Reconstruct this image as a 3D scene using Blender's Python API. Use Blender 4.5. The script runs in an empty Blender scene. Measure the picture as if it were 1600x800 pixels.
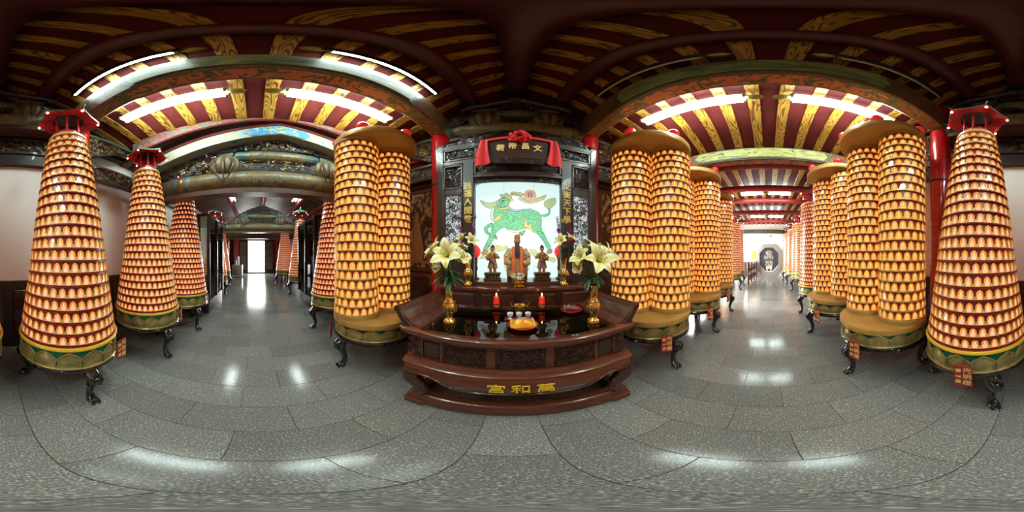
import bpy, math, random
import numpy as np
from mathutils import Matrix, Vector
R = math.radians
PI = math.pi
SC = bpy.context.scene
COL = SC.collection

# ---------------------------------------------------------------- camera, world, exposure
CAMZ = 1.4
cam = bpy.data.cameras.new('camera')
cam.type = 'PANO'
try:
    cam.cycles.panorama_type = 'EQUIRECTANGULAR'
except Exception:
    cam.panorama_type = 'EQUIRECTANGULAR'
cam_o = bpy.data.objects.new('camera', cam)
cam_o.location = (0, 0, CAMZ)
cam_o.rotation_euler = (R(90), 0, 0)
COL.objects.link(cam_o)
SC.camera = cam_o
W = bpy.data.worlds.new('daylight')
SC.world = W
W.use_nodes = True
W.node_tree.nodes['Background'].inputs[0].default_value = (1.0, 0.99, 0.96, 1)
W.node_tree.nodes['Background'].inputs[1].default_value = 24.0
SC.view_settings.view_transform = 'Standard'
SC.view_settings.look = 'None'
SC.view_settings.exposure = 0.0
SC.view_settings.gamma = 1.0
SC.view_settings.use_curve_mapping = False
TUBE = 150.0        # fluorescent tube radiance
NICHE = 1.0         # lamp niche radiance scale

# ---------------------------------------------------------------- materials
MATS = {}
def _nt(name):
    m = bpy.data.materials.new(name); m.use_nodes = True
    nt = m.node_tree
    b = nt.nodes['Principled BSDF']
    MATS[name] = m
    return m, nt, b
def N(nt, t, **kw):
    n = nt.nodes.new(t)
    for k, v in kw.items():
        if k in n.inputs.keys() if isinstance(k, str) else False:
            n.inputs[k].default_value = v
        else:
            setattr(n, k, v)
    return n
def rgba(c): return (c[0], c[1], c[2], 1)
def mixc(nt, fac, a, b, mode='MIX'):
    n = nt.nodes.new('ShaderNodeMix'); n.data_type = 'RGBA'; n.blend_type = mode
    for sock, v in ((n.inputs[0], fac), (n.inputs[6], a), (n.inputs[7], b)):
        if hasattr(v, 'is_output'): nt.links.new(v, sock)
        elif isinstance(v, (int, float)): sock.default_value = v
        else: sock.default_value = rgba(v)
    return n.outputs[2]
def math_n(nt, op, a, b=0.0, c=None):
    n = nt.nodes.new('ShaderNodeMath'); n.operation = op
    for i, v in enumerate((a, b) if c is None else (a, b, c)):
        if hasattr(v, 'is_output'): nt.links.new(v, n.inputs[i])
        else: n.inputs[i].default_value = v
    return n.outputs[0]
def ramp(nt, fac, stops, interp='LINEAR'):
    n = nt.nodes.new('ShaderNodeValToRGB'); cr = n.color_ramp; cr.interpolation = interp
    while len(cr.elements) < len(stops): cr.elements.new(0.5)
    for e, (p, c) in zip(cr.elements, stops):
        e.position = p; e.color = rgba(c)
    nt.links.new(fac, n.inputs[0])
    return n.outputs[0]
def coords(nt, kind='Object', scale=(1, 1, 1), loc=(0, 0, 0)):
    if kind == 'World':
        o = nt.nodes.new('ShaderNodeNewGeometry').outputs['Position']
    else:
        o = nt.nodes.new('ShaderNodeTexCoord').outputs[kind]
    mp = nt.nodes.new('ShaderNodeMapping')
    mp.inputs['Scale'].default_value = scale
    mp.inputs['Location'].default_value = loc
    nt.links.new(o, mp.inputs[0])
    return mp.outputs[0]
def noise(nt, vec, scale, detail=3, rough=.55, dist=0.0):
    n = nt.nodes.new('ShaderNodeTexNoise')
    n.inputs['Scale'].default_value = scale; n.inputs['Detail'].default_value = detail
    n.inputs['Roughness'].default_value = rough; n.inputs['Distortion'].default_value = dist
    nt.links.new(vec, n.inputs['Vector'])
    return n.outputs['Fac']
def bump(nt, b, h, strength=.3, dist=.01):
    n = nt.nodes.new('ShaderNodeBump')
    n.inputs['Strength'].default_value = strength; n.inputs['Distance'].default_value = dist
    nt.links.new(h, n.inputs['Height']); nt.links.new(n.outputs[0], b.inputs['Normal'])
def setp(b, rough=.5, metal=0, coat=0, coat_r=.05, spec=.5):
    b.inputs['Roughness'].default_value = rough; b.inputs['Metallic'].default_value = metal
    b.inputs['Coat Weight'].default_value = coat; b.inputs['Coat Roughness'].default_value = coat_r
    b.inputs['Specular IOR Level'].default_value = spec
def mat(name, c, rough=.5, metal=0, coat=0, c2=None, scale=6, emit=0, ec=None, spec=.5, bmp=0, stretch=(1, 1, 1), coat_r=.05):
    """a plain material: base colour broken up by a soft noise"""
    m, nt, b = _nt(name)
    setp(b, rough, metal, coat, coat_r, spec)
    c2 = c2 or tuple(x * .72 for x in c)
    f = noise(nt, coords(nt, 'World', stretch), scale, 3)
    nt.links.new(mixc(nt, ramp(nt, f, [(.35, (0, 0, 0)), (.65, (1, 1, 1))]), c, c2), b.inputs['Base Color'])
    if emit:
        b.inputs['Emission Color'].default_value = rgba(ec or c)
        b.inputs['Emission Strength'].default_value = emit
    if bmp: bump(nt, b, f, bmp)
    return m

mat('red_lacquer', (.42, .008, .012), .22, coat=.7, c2=(.33, .005, .009))
mat('red_paint', (.30, .022, .022), .42, c2=(.22, .014, .016))
mat('purlin_shaded', (.085, .012, .014), .45, c2=(.06, .009, .010))  # red purlin paint darkened, the shade under the ridge put into the colour
mat('board_red', (.095, .013, .011), .65, c2=(.070, .009, .008), scale=4, spec=.15)
mat('tower_red', (.27, .015, .012), .35, c2=(.21, .011, .009))
mat('roof_red', (.48, .012, .012), .4, c2=(.36, .009, .009))
mat('roof_green', (.01, .12, .07), .3, c2=(.006, .05, .04))
mat('niche_gold', (.80, .56, .16), .35, .2, c2=(.72, .47, .11), scale=30)
mat('ring_yellow', (.78, .48, .035), .4, c2=(.70, .42, .03))
mat('plate_gold', (.46, .27, .075), .38, .15, c2=(.38, .21, .05))
mat('lotus_gold', (.44, .37, .15), .33, .45, c2=(.28, .21, .07), scale=14)
mat('lotus_green', (.005, .19, .075), .35, c2=(.004, .11, .05))
mat('black_lacquer', (.006, .006, .007), .16, coat=.8, c2=(.012, .011, .011), bmp=.0)
mat('tag_red', (.42, .012, .012), .5)
mat('tag_gold', (.85, .62, .22), .5)
mat('gold_paint', (.92, .70, .18), .4)
mat('silver', (.62, .63, .64), .3, .5)
mat('gold', (.80, .55, .16), .18, 1.0, c2=(.65, .42, .10), scale=20)
mat('gold_dark', (.30, .19, .06), .38, .7, c2=(.12, .07, .025), scale=26)
mat('gold_leaf', (.42, .27, .07), .4, .6, c2=(.18, .09, .03), scale=18)
mat('carve_dark', (.030, .019, .015), .35, c2=(.012, .008, .007), scale=22, coat=.35)
mat('carve_gloss', (.060, .032, .025), .22, c2=(.03, .017, .013), scale=22, coat=.9)
mat('carve_brown', (.085, .038, .02), .38, c2=(.05, .02, .012), scale=22)
mat('carve_teal', (.03, .09, .08), .5, c2=(.06, .07, .05), scale=14)
mat('carve_red', (.22, .03, .02), .45, c2=(.12, .02, .015), scale=14)
mat('carve_purple', (.07, .06, .12), .5, c2=(.04, .035, .07), scale=8)
mat('void_dark', (.012, .009, .008), .7)
mat('white_plaster', (.80, .78, .74), .7, c2=(.76, .72, .68), scale=1.2)
mat('white_clean', (.86, .87, .86), .6, c2=(.83, .84, .84), scale=1.2)
mat('wainscot', (.028, .018, .014), .4, c2=(.02, .012, .01))
mat('steel', (.55, .56, .57), .35, .8)
mat('frame_black', (.010, .011, .013), .22, coat=.4)
mat('cloth_red', (.72, .028, .03), .75, c2=(.60, .018, .02), scale=20)
mat('porcelain', (.85, .85, .83), .15, coat=.5)
mat('plate_red', (.45, .02, .018), .22, coat=.4)
mat('wax_red', (.8, .02, .015), .35, emit=.35, ec=(1, .04, .02))
mat('flame', (1, .6, .2), .5, emit=14, ec=(1, .62, .22))
mat('bulb', (1, .45, .4), .4, emit=9, ec=(1, .25, .18))
mat('ball_red', (.85, .02, .03), .2, coat=.6, emit=.25, ec=(1, .03, .05))
mat('globe_red', (.9, .03, .03), .25, coat=.5, emit=.55, ec=(1, .05, .05))
mat('cap_olive', (.35, .33, .10), .3, .5)
mat('housing', (.78, .80, .78), .4)
mat('housing_dark', (.02, .022, .018), .5)
mat('tube_on', (.9, 1, .97), .4, emit=TUBE, ec=(.80, 1.0, .96))
mat('tube_inner', (.9, 1, .97), .4, emit=TUBE * .45, ec=(.80, 1.0, .94))
mat('tube_off', (.72, .66, .52), .35)
mat('stone_grey', (.33, .31, .27), .6, c2=(.24, .22, .19), scale=18)
mat('poster_yellow', (.80, .52, .05), .6, c2=(.72, .45, .04))
mat('night_blue', (.018, .022, .045), .3, c2=(.03, .03, .05))
mat('relief_cream', (.75, .68, .58), .5)
mat('banister', (.10, .028, .018), .3, coat=.4)
mat('skin_gold', (.62, .33, .16), .35, .3)
mat('skin_pink', (.62, .28, .20), .45)
mat('hair_black', (.015, .012, .01), .6)
mat('robe_orange', (.85, .19, .05), .6, c2=(.72, .10, .03), scale=60)
mat('robe_gold', (.62, .42, .12), .45, .4, c2=(.35, .10, .05), scale=70)
mat('robe_trim', (.80, .72, .42), .5, c2=(.55, .45, .2), scale=60)
mat('robe_blue', (.06, .06, .32), .5)
mat('stem_green', (.03, .12, .025), .5)
mat('leaf_green', (.018, .075, .022), .4, c2=(.03, .11, .03))
mat('petal_purple', (.42, .03, .36), .6, c2=(.30, .02, .26), scale=40)
mat('petal_mauve', (.50, .28, .46), .6, c2=(.35, .15, .32), scale=40)
mat('petal_yellow', (.86, .58, .03), .6)
mat('petal_red', (.50, .015, .02), .6, c2=(.34, .01, .012), scale=40)
mat('stamen', (.22, .10, .02), .6)
mat('bud', (.62, .72, .30), .5)
mat('bag_orange', (.85, .22, .015), .28, c2=(.88, .48, .03), scale=16, coat=.3)
mat('bag_blue', (.03, .10, .42), .3)
mat('bag_white', (.85, .85, .83), .4)
mat('snack_brown', (.16, .085, .06), .55, c2=(.30, .2, .16), scale=50)
mat('socket_wood', (.35, .17, .06), .5)
mat('ink', (.04, .03, .03), .6)
mat('door_paint', (.10, .10, .07), .5, c2=(.32, .22, .10), scale=9)
mat('paving', (.6, .6, .58), .7)
mat('wire', (.01, .01, .01), .5)

def backlit(name, c, s, c2=None, scale=5):
    mat(name, c, .35, emit=s, ec=c, c2=c2, scale=scale)
backlit('screen_white', (.70, .93, .92), .95)
backlit('lattice_light', (.75, .86, .92), .55)
for k, c in dict(q_yellow=(.72, .78, .36), q_flame=(.90, .74, .26), q_pale=(.62, .76, .58), q_hoof=(.42, .34, .22), q_mane=(.45, .66, .80),
                 q_sun=(.86, .58, .45), q_cream=(.86, .78, .66), q_leaf=(.55, .66, .35)).items():
    backlit(k, c, .62)
def qgreen():
    m, nt, b = _nt('q_green'); setp(b, .35)
    v = nt.nodes.new('ShaderNodeTexVoronoi'); v.feature = 'DISTANCE_TO_EDGE'; v.inputs['Scale'].default_value = 26
    nt.links.new(coords(nt, 'World'), v.inputs['Vector'])
    c = ramp(nt, v.outputs['Distance'], [(.012, (.03, .16, .10)), (.04, (.22, .66, .36)), (.5, (.36, .80, .48))])
    nt.links.new(c, b.inputs['Base Color']); nt.links.new(c, b.inputs['Emission Color'])
    b.inputs['Emission Strength'].default_value = .6
qgreen()

def granite():
    m, nt, b = _nt('granite'); setp(b, .16, spec=.30)
    w = coords(nt, 'World')
    n1 = noise(nt, w, 120, 2, .75); n2 = noise(nt, w, 46, 3, .6); n3 = noise(nt, w, 1.3, 2)
    oi = nt.nodes.new('ShaderNodeObjectInfo')
    a = ramp(nt, n1, [(.30, (.05, .05, .047)), (.45, (.17, .172, .16)), (.58, (.26, .258, .24)), (.68, (.62, .60, .55))])
    c = mixc(nt, ramp(nt, n2, [(.4, (0, 0, 0)), (.7, (.6, .6, .6))]), a, (.16, .155, .14))
    vo = nt.nodes.new('ShaderNodeTexVoronoi'); vo.inputs['Scale'].default_value = 75
    nt.links.new(w, vo.inputs['Vector'])
    sx = nt.nodes.new('ShaderNodeSeparateColor'); nt.links.new(vo.outputs['Color'], sx.inputs[0])
    fk = math_n(nt, 'MULTIPLY', math_n(nt, 'GREATER_THAN', sx.outputs[0], .74), math_n(nt, 'LESS_THAN', vo.outputs['Distance'], .30))
    c = mixc(nt, math_n(nt, 'MULTIPLY', fk, .75), c, (.56, .54, .49))
    k = math_n(nt, 'ADD', math_n(nt, 'MULTIPLY', oi.outputs['Random'], .30), .70)
    k = math_n(nt, 'ADD', k, math_n(nt, 'MULTIPLY', n3, .18))
    cc = nt.nodes.new('ShaderNodeVectorMath'); cc.operation = 'SCALE'
    nt.links.new(c, cc.inputs[0]); nt.links.new(k, cc.inputs['Scale'])
    nt.links.new(cc.outputs[0], b.inputs['Base Color'])
    nt.links.new(math_n(nt, 'ADD', math_n(nt, 'MULTIPLY', n2, .16), .075), b.inputs['Roughness'])
granite()
mat('joint', (.02, .02, .02), .8)

def grain(name, light, dark, rough=.42, along=(1.1, 1, 1), sc=9.0, dist=5.0):
    m, nt, b = _nt(name); setp(b, rough)
    tc = nt.nodes.new('ShaderNodeTexCoord'); oi = nt.nodes.new('ShaderNodeObjectInfo')
    add = nt.nodes.new('ShaderNodeVectorMath'); add.operation = 'ADD'
    sc3 = nt.nodes.new('ShaderNodeVectorMath'); sc3.operation = 'SCALE'
    cx = nt.nodes.new('ShaderNodeCombineXYZ')
    for i in range(3): nt.links.new(oi.outputs['Random'], cx.inputs[i])
    nt.links.new(cx.outputs[0], sc3.inputs[0]); sc3.inputs['Scale'].default_value = 37
    nt.links.new(tc.outputs['Object'], add.inputs[0]); nt.links.new(sc3.outputs[0], add.inputs[1])
    mp = nt.nodes.new('ShaderNodeMapping'); mp.inputs['Scale'].default_value = along
    nt.links.new(add.outputs[0], mp.inputs[0])
    f = noise(nt, mp.outputs[0], sc, 1.0, .4, .25)
    fr = math_n(nt, 'FRACT', math_n(nt, 'MULTIPLY', f, dist))
    c = ramp(nt, fr, [(.0, dark), (.20, dark), (.36, light), (.86, light), (1, dark)])
    nt.links.new(c, b.inputs['Base Color'])
    return m
grain('rafter_grain', (.44, .23, .030), (.10, .036, .010), along=(.55, 3.6, 3.6), sc=2.6, dist=13.0)
def wood(name, c1, c2, rough=.25, coat=.5, scale=(1.5, 14, 14)):
    m, nt, b = _nt(name); setp(b, rough, coat=coat, coat_r=.08)
    f = noise(nt, coords(nt, 'Object', scale), 3.0, 4, .6, .6)
    nt.links.new(ramp(nt, f, [(.3, c1), (.7, c2)]), b.inputs['Base Color'])
    bump(nt, b, f, .05)
wood('rosewood', (.035, .010, .006), (.085, .023, .012))
wood('rosewood_light', (.075, .020, .010), (.15, .042, .02))
wood('screen_wood', (.012, .008, .008), (.034, .017, .015), .42, .15)
wood('panel_wood', (.028, .010, .007), (.055, .02, .013), .3, .4)

def painted(name, stops, sc=3.0, stretch=(1, 1, 1), rough=.45, dist=1.5, line=None):
    """hand painted decoration: bands of colour broken by curling noise, dark brush lines"""
    m, nt, b = _nt(name); setp(b, rough)
    v = coords(nt, 'Object', stretch)
    f = noise(nt, v, sc, 4, .6, dist)
    c = ramp(nt, f, stops)
    if line:
        f2 = noise(nt, v, sc * 2.2, 2, .5, dist * 1.6)
        k = ramp(nt, f2, [(.47, (0, 0, 0)), (.49, (1, 1, 1)), (.52, (1, 1, 1)), (.54, (0, 0, 0))])
        c = mixc(nt, k, c, line)
    nt.links.new(c, b.inputs['Base Color'])
painted('beam_green', [(.3, (.05, .09, .05)), (.45, (.16, .24, .12)), (.55, (.36, .40, .16)), (.7, (.10, .24, .22))], 4, (1, .35, 1.4))
painted('beam_orange', [(.3, (.40, .095, .035)), (.50, (.44, .12, .045)), (.54, (.07, .075, .03)), (.8, (.05, .05, .03))], 9, (1, .8, 1))
painted('beam_scroll', [(.3, (.03, .035, .025)), (.48, (.05, .04, .025)), (.56, (.24, .07, .03))], 7, (1, 1, 1), dist=3, line=(.42, .24, .07))
painted('beam_border', [(.3, (.03, .06, .045)), (.6, (.12, .10, .04))], 9)
painted('yellow_beam', [(.3, (.05, .12, .06)), (.42, (.30, .28, .06)), (.54, (.38, .36, .12)), (.60, (.05, .09, .06)), (.8, (.1, .1, .06))], 5, (1, .5, 2))
painted('pink_cloud', [(.3, (.02, .12, .08)), (.40, (.10, .19, .19)), (.43, (.21, .038, .046)), (.57, (.23, .045, .055)), (.60, (.03, .15, .16)), (.66, (.14, .22, .21)), (.8, (.02, .10, .06))], 3.2, (1, 1, 1), dist=2.5, line=(.28, .22, .10))
painted('pale_mural', [(.3, (.15, .22, .21)), (.5, (.24, .21, .12)), (.58, (.19, .24, .23)), (.66, (.015, .10, .16)), (.8, (.18, .02, .02))], 2.6, (1, .6, 1), dist=1.8)
painted('sky_mural', [(.3, (.015, .11, .26)), (.48, (.02, .16, .32)), (.52, (.35, .30, .12)), (.58, (.03, .13, .04)), (.7, (.07, .05, .16))], 5.0, (1, 1, 1), dist=1.5)
painted('log_mural', [(.3, (.05, .05, .03)), (.45, (.15, .11, .04)), (.56, (.20, .15, .06)), (.62, (.05, .08, .08)), (.8, (.12, .03, .02))], 6, (.6, 1, 1), dist=1.8, line=(.03, .045, .04))
painted('robe_brocade', [(.3, (.62, .10, .03)), (.45, (.80, .22, .06)), (.52, (.75, .60, .25)), (.58, (.10, .20, .14)), (.66, (.70, .13, .04)), (.8, (.75, .62, .3))], 16, dist=1.5, line=(.75, .6, .25))
painted('log_band', [(.3, (.015, .035, .04)), (.5, (.03, .09, .085)), (.7, (.22, .16, .06))], 6)
painted('scroll_panel', [(.3, (.030, .02, .016)), (.5, (.05, .03, .02)), (.53, (.42, .26, .11)), (.62, (.5, .33, .15)), (.66, (.06, .03, .02))], 4.5, (1, 1, .6), dist=2.2)
def stripes(name):
    m, nt, b = _nt(name); setp(b, .5)
    w = coords(nt, 'World', (3.1, 3.1, 3.1))
    sp = nt.nodes.new('ShaderNodeSeparateXYZ'); nt.links.new(w, sp.inputs[0])
    fr = math_n(nt, 'FRACT', sp.outputs[0]); k = math_n(nt, 'LESS_THAN', fr, .42)
    f = noise(nt, w, 3, 3, .6, 3)
    y = ramp(nt, f, [(.4, (.26, .14, .02)), (.6, (.13, .06, .015))])
    nt.links.new(mixc(nt, k, (.05, .011, .010), y), b.inputs['Base Color'])
stripes('far_rafters')

def niche_mats():
    for nm, c, s in (('pane_cone', (1.0, .27, .07), .80), ('pane_twin', (1.0, .34, .04), .90), ('card_cone', (1.0, .52, .38), .80),
                     ('card_twin', (1.0, .46, .17), .85), ('buddha', (1.0, .55, .12), 1.5)):
        m, nt, b = _nt(nm); setp(b, .25, coat=.9 if nm != 'buddha' else 0, coat_r=.06)
        oi = nt.nodes.new('ShaderNodeObjectInfo')
        w = nt.nodes.new('ShaderNodeNewGeometry').outputs['Position']
        wn = nt.nodes.new('ShaderNodeTexNoise'); wn.inputs['Scale'].default_value = 7.0; wn.inputs['Detail'].default_value = 1
        nt.links.new(w, wn.inputs['Vector'])
        k = math_n(nt, 'MULTIPLY', math_n(nt, 'ADD', math_n(nt, 'MULTIPLY', wn.outputs['Fac'], .7), .65), s * NICHE)
        b.inputs['Base Color'].default_value = rgba(tuple(x * .5 for x in c))
        b.inputs['Emission Color'].default_value = rgba(c)
        nt.links.new(k, b.inputs['Emission Strength'])
niche_mats()
def glass(name, tint, ior=1.45, rough=.01):
    m, nt, b = _nt(name)
    nt.nodes.remove(b); out = nt.nodes['Material Output']
    t = nt.nodes.new('ShaderNodeBsdfTransparent'); t.inputs[0].default_value = rgba(tint)
    g = nt.nodes.new('ShaderNodeBsdfGlossy'); g.inputs['Roughness'].default_value = rough
    f = nt.nodes.new('ShaderNodeFresnel'); f.inputs[0].default_value = ior
    mx = nt.nodes.new('ShaderNodeMixShader')
    nt.links.new(f.outputs[0], mx.inputs[0]); nt.links.new(t.outputs[0], mx.inputs[1]); nt.links.new(g.outputs[0], mx.inputs[2])
    nt.links.new(mx.outputs[0], out.inputs[0])
glass('glass', (.86, .92, .90)); glass('table_glass', (.88, .93, .90), 1.62, .015); glass('acrylic', (.97, .97, .97), 1.5, .03)
def lily_mat(name, cream, yellow):
    m, nt, b = _nt(name); setp(b, .5)
    b.inputs['Subsurface Weight'].default_value = .0
    tc = nt.nodes.new('ShaderNodeTexCoord'); sp = nt.nodes.new('ShaderNodeSeparateXYZ')
    nt.links.new(tc.outputs['Object'], sp.inputs[0])
    ax = math_n(nt, 'MULTIPLY', math_n(nt, 'ABSOLUTE', sp.outputs[0]), 30.0)
    ay = math_n(nt, 'MULTIPLY', sp.outputs[1], 5.5)
    k = math_n(nt, 'ADD', ax, ay)
    f = noise(nt, tc.outputs['Object'], 60, 2)
    k = math_n(nt, 'ADD', k, math_n(nt, 'MULTIPLY', f, .25))
    nt.links.new(ramp(nt, k, [(.30, yellow), (.95, cream)]), b.inputs['Base Color'])
lily_mat('lily_petal', (.82, .83, .52), (.78, .58, .03))

# ---------------------------------------------------------------- mesh builder
class MB:
    def __init__(s): s.v = []; s.f = []; s.m = []
    def add(s, vs, fs, m, M=None):
        o = len(s.v)
        if M is not None: vs = [tuple(M @ Vector(p)) for p in vs]
        s.v.extend(vs)
        for f in fs: s.f.append(tuple(i + o for i in f)); s.m.append(m)
        return s
    def box(s, x0, x1, y0, y1, z0, z1, m, M=None):
        vs = [(x0, y0, z0), (x1, y0, z0), (x1, y1, z0), (x0, y1, z0), (x0, y0, z1), (x1, y0, z1), (x1, y1, z1), (x0, y1, z1)]
        return s.add(vs, [(0, 3, 2, 1), (4, 5, 6, 7), (0, 1, 5, 4), (1, 2, 6, 5), (2, 3, 7, 6), (3, 0, 4, 7)], m, M)
    def bev(s, x0, x1, y0, y1, z0, z1, b, m, M=None):
        """box with chamfered edges"""
        vs = []; idx = {}
        for ix, (xa, sx) in enumerate(((x0, 1), (x1, -1))):
            for iy, (ya, sy) in enumerate(((y0, 1), (y1, -1))):
                for iz, (za, sz) in enumerate(((z0, 1), (z1, -1))):
                    for k in range(3):
                        p = [xa + sx * b, ya + sy * b, za + sz * b]; p[k] = (xa, ya, za)[k]
                        idx[ix, iy, iz, k] = len(vs); vs.append(tuple(p))
        fs = []
        for k in range(3):
            a, c = [(1, 2), (2, 0), (0, 1)][k]
            for e in (0, 1):
                q = []
                for u, w in ((0, 0), (1, 0), (1, 1), (0, 1)):
                    t = [0, 0, 0]; t[k] = e; t[a] = u; t[c] = w
                    q.append(idx[t[0], t[1], t[2], k])
                fs.append(tuple(q if e else q[::-1]))
            for u in (0, 1):
                for w in (0, 1):
                    t0 = [0, 0, 0]; t0[a] = u; t0[c] = w; t1 = list(t0); t1[k] = 1
                    fs.append((idx[(*t0, a)], idx[(*t0, c)], idx[(*t1, c)], idx[(*t1, a)]))
        for ix in (0, 1):
            for iy in (0, 1):
                for iz in (0, 1): fs.append(tuple(idx[ix, iy, iz, k] for k in range(3)))
        return s.add(vs, fs, m, M)
    def lathe(s, prof, n, m, c=(0, 0, 0), cap=True, M=None, lobes=0, amp=0.0, sq=1.0):
        """prof: (r, z[, material])"""
        vs = []; k = len(prof)
        for p in prof:
            for i in range(n):
                a = 2 * PI * i / n
                r = p[0] * (1 + (amp * abs(math.cos(lobes * a / 2)) - amp * .5 if lobes else 0))
                vs.append((c[0] + r * math.cos(a), c[1] + r * math.sin(a) * sq, c[2] + p[1]))
        o = len(s.v)
        if M is not None: vs = [tuple(M @ Vector(p)) for p in vs]
        s.v.extend(vs)
        for j in range(k - 1):
            mm = prof[j][2] if len(prof[j]) > 2 else m
            for i in range(n):
                i2 = (i + 1) % n
                s.f.append((o + j * n + i, o + j * n + i2, o + (j + 1) * n + i2, o + (j + 1) * n + i)); s.m.append(mm)
        if cap:
            if prof[0][0] > 1e-6: s.f.append(tuple(o + i for i in reversed(range(n)))); s.m.append(m)
            if prof[-1][0] > 1e-6: s.f.append(tuple(o + (k - 1) * n + i for i in range(n))); s.m.append(prof[-1][2] if len(prof[-1]) > 2 else m)
        return s
    def tube(s, pts, r, n, m, M=None, cap=True, flat=1.0):
        pts = [Vector(p) for p in pts]; k = len(pts)
        rs = r if isinstance(r, (list, tuple)) else [r] * k
        vs = []; up = None
        for i in range(k):
            t = (pts[min(i + 1, k - 1)] - pts[max(i - 1, 0)])
            t = t.normalized() if t.length > 1e-9 else Vector((0, 0, 1))
            if up is None:
                up = Vector((0, 1, 0)) if abs(t.y) < .8 else Vector((1, 0, 0))
            b = t.cross(up); b = b.normalized() if b.length > 1e-6 else Vector((1, 0, 0)); u2 = b.cross(t).normalized(); up = u2
            for j in range(n):
                a = 2 * PI * j / n + PI / n
                vs.append(tuple(pts[i] + b * (math.cos(a) * rs[i]) + u2 * (math.sin(a) * rs[i] * flat)))
        fs = []
        for i in range(k - 1):
            for j in range(n):
                j2 = (j + 1) % n
                fs.append((i * n + j, i * n + j2, (i + 1) * n + j2, (i + 1) * n + j))
        if cap: fs.append(tuple(reversed(range(n)))); fs.append(tuple((k - 1) * n + j for j in range(n)))
        return s.add(vs, fs, m, M)
    def prism(s, poly, d0, d1, m, plane='XZ', M=None, mside=None):
        f = {'XZ': lambda u, v, w: (u, w, v), 'YZ': lambda u, v, w: (w, u, v), 'XY': lambda u, v, w: (u, v, w)}[plane]
        k = len(poly)
        vs = [f(u, v, d0) for u, v in poly] + [f(u, v, d1) for u, v in poly]
        s.add(vs, [tuple(range(k)), tuple(range(2 * k - 1, k - 1, -1))], m, M)
        o = len(s.v) - 2 * k
        for i in range(k):
            j = (i + 1) % k
            s.f.append((o + i, o + k + i, o + k + j, o + j)); s.m.append(mside or m)
        return s
    def ball(s, c, r, m, nu=10, nv=6, M=None):
        rx, ry, rz = r if isinstance(r, (tuple, list)) else (r, r, r)
        vs = [(c[0], c[1], c[2] - rz)]
        for j in range(1, nv):
            t = -PI / 2 + PI * j / nv
            for i in range(nu):
                a = 2 * PI * i / nu
                vs.append((c[0] + rx * math.cos(t) * math.cos(a), c[1] + ry * math.cos(t) * math.sin(a), c[2] + rz * math.sin(t)))
        vs.append((c[0], c[1], c[2] + rz)); e = len(vs) - 1
        fs = [(0, 1 + (i + 1) % nu, 1 + i) for i in range(nu)]
        for j in range(nv - 2):
            for i in range(nu):
                a = 1 + j * nu + i; b = 1 + j * nu + (i + 1) % nu
                fs.append((a, b, b + nu, a + nu))
        fs += [(e, 1 + (nv - 2) * nu + i, 1 + (nv - 2) * nu + (i + 1) % nu) for i in range(nu)]
        return s.add(vs, fs, m, M)
    def loft(s, rings, n, m, M=None):
        """rings: (cx, cy, z, rx, ry)"""
        vs = []
        for cx, cy, z, rx, ry in rings:
            for i in range(n):
                a = 2 * PI * i / n; vs.append((cx + rx * math.cos(a), cy + ry * math.sin(a), z))
        fs = []
        for j in range(len(rings) - 1):
            for i in range(n):
                i2 = (i + 1) % n; fs.append((j * n + i, j * n + i2, (j + 1) * n + i2, (j + 1) * n + i))
        fs.append(tuple(reversed(range(n)))); fs.append(tuple((len(rings) - 1) * n + i for i in range(n)))
        return s.add(vs, fs, m, M)
    def sheet(s, grid, m, M=None):
        a = len(grid); b = len(grid[0])
        fs = [(i * b + j, i * b + j + 1, (i + 1) * b + j + 1, (i + 1) * b + j) for i in range(a - 1) for j in range(b - 1)]
        return s.add([p for r in grid for p in r], fs, m, M)
    def merge(s, o, M):
        off = len(s.v); s.v.extend(tuple(M @ Vector(p)) for p in o.v)
        s.f.extend(tuple(i + off for i in f) for f in o.f); s.m.extend(o.m)
        return s
    def mesh(s, name, smooth=None):
        me = bpy.data.meshes.new(name)
        me.from_pydata(s.v, [], s.f)
        keys = []
        for k in s.m:
            if k not in keys: keys.append(k)
        for k in keys: me.materials.append(MATS[k])
        ix = {k: i for i, k in enumerate(keys)}
        me.polygons.foreach_set('material_index', [ix[k] for k in s.m])
        if smooth:
            me.shade_smooth(); me.set_sharp_from_angle(angle=R(smooth))
        me.update()
        return me

def put(name, me, parent=None, loc=(0, 0, 0), rot=(0, 0, 0), M=None):
    o = bpy.data.objects.new(name, me); COL.objects.link(o)
    if parent is not None: o.parent = parent
    if M is not None: o.matrix_basis = M
    else: o.location = loc; o.rotation_euler = rot
    return o
def tag(o, label=None, cat=None, group=None, kind=None):
    if label: o['label'] = label
    if cat: o['category'] = cat
    if group: o['group'] = group
    if kind: o['kind'] = kind
    return o
def thing(name, label, cat, loc=(0, 0, 0), rz=0, group=None, rot=None):
    o = put(name, None, None, loc, rot or (0, 0, rz))
    o.empty_display_size = .1
    return tag(o, label, cat, group)
STUFF = {'frieze', 'crown_carving', 'side_carving', 'openwork', 'carving', 'crest_carving', 'carved_border', 'corner_bracket', 'spandrel', 'inner_carving', 'sleeve_embroidery', 'florets'}
def part(name, mb, parent, smooth=None, loc=(0, 0, 0), rot=(0, 0, 0), M=None, kind=None, label=None):
    me = mb.mesh(name, smooth) if isinstance(mb, MB) else mb
    o = put(name, me, parent, loc, rot, M)
    if kind is None and name in STUFF: kind = 'stuff'
    return tag(o, label, None, None, kind)
def struct(name, mb, smooth=None, label=None, loc=(0, 0, 0), rot=(0, 0, 0)):
    o = put(name, mb.mesh(name, smooth) if isinstance(mb, MB) else mb, None, loc, rot)
    return tag(o, label, None, None, 'structure')
_txt = {}
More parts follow.
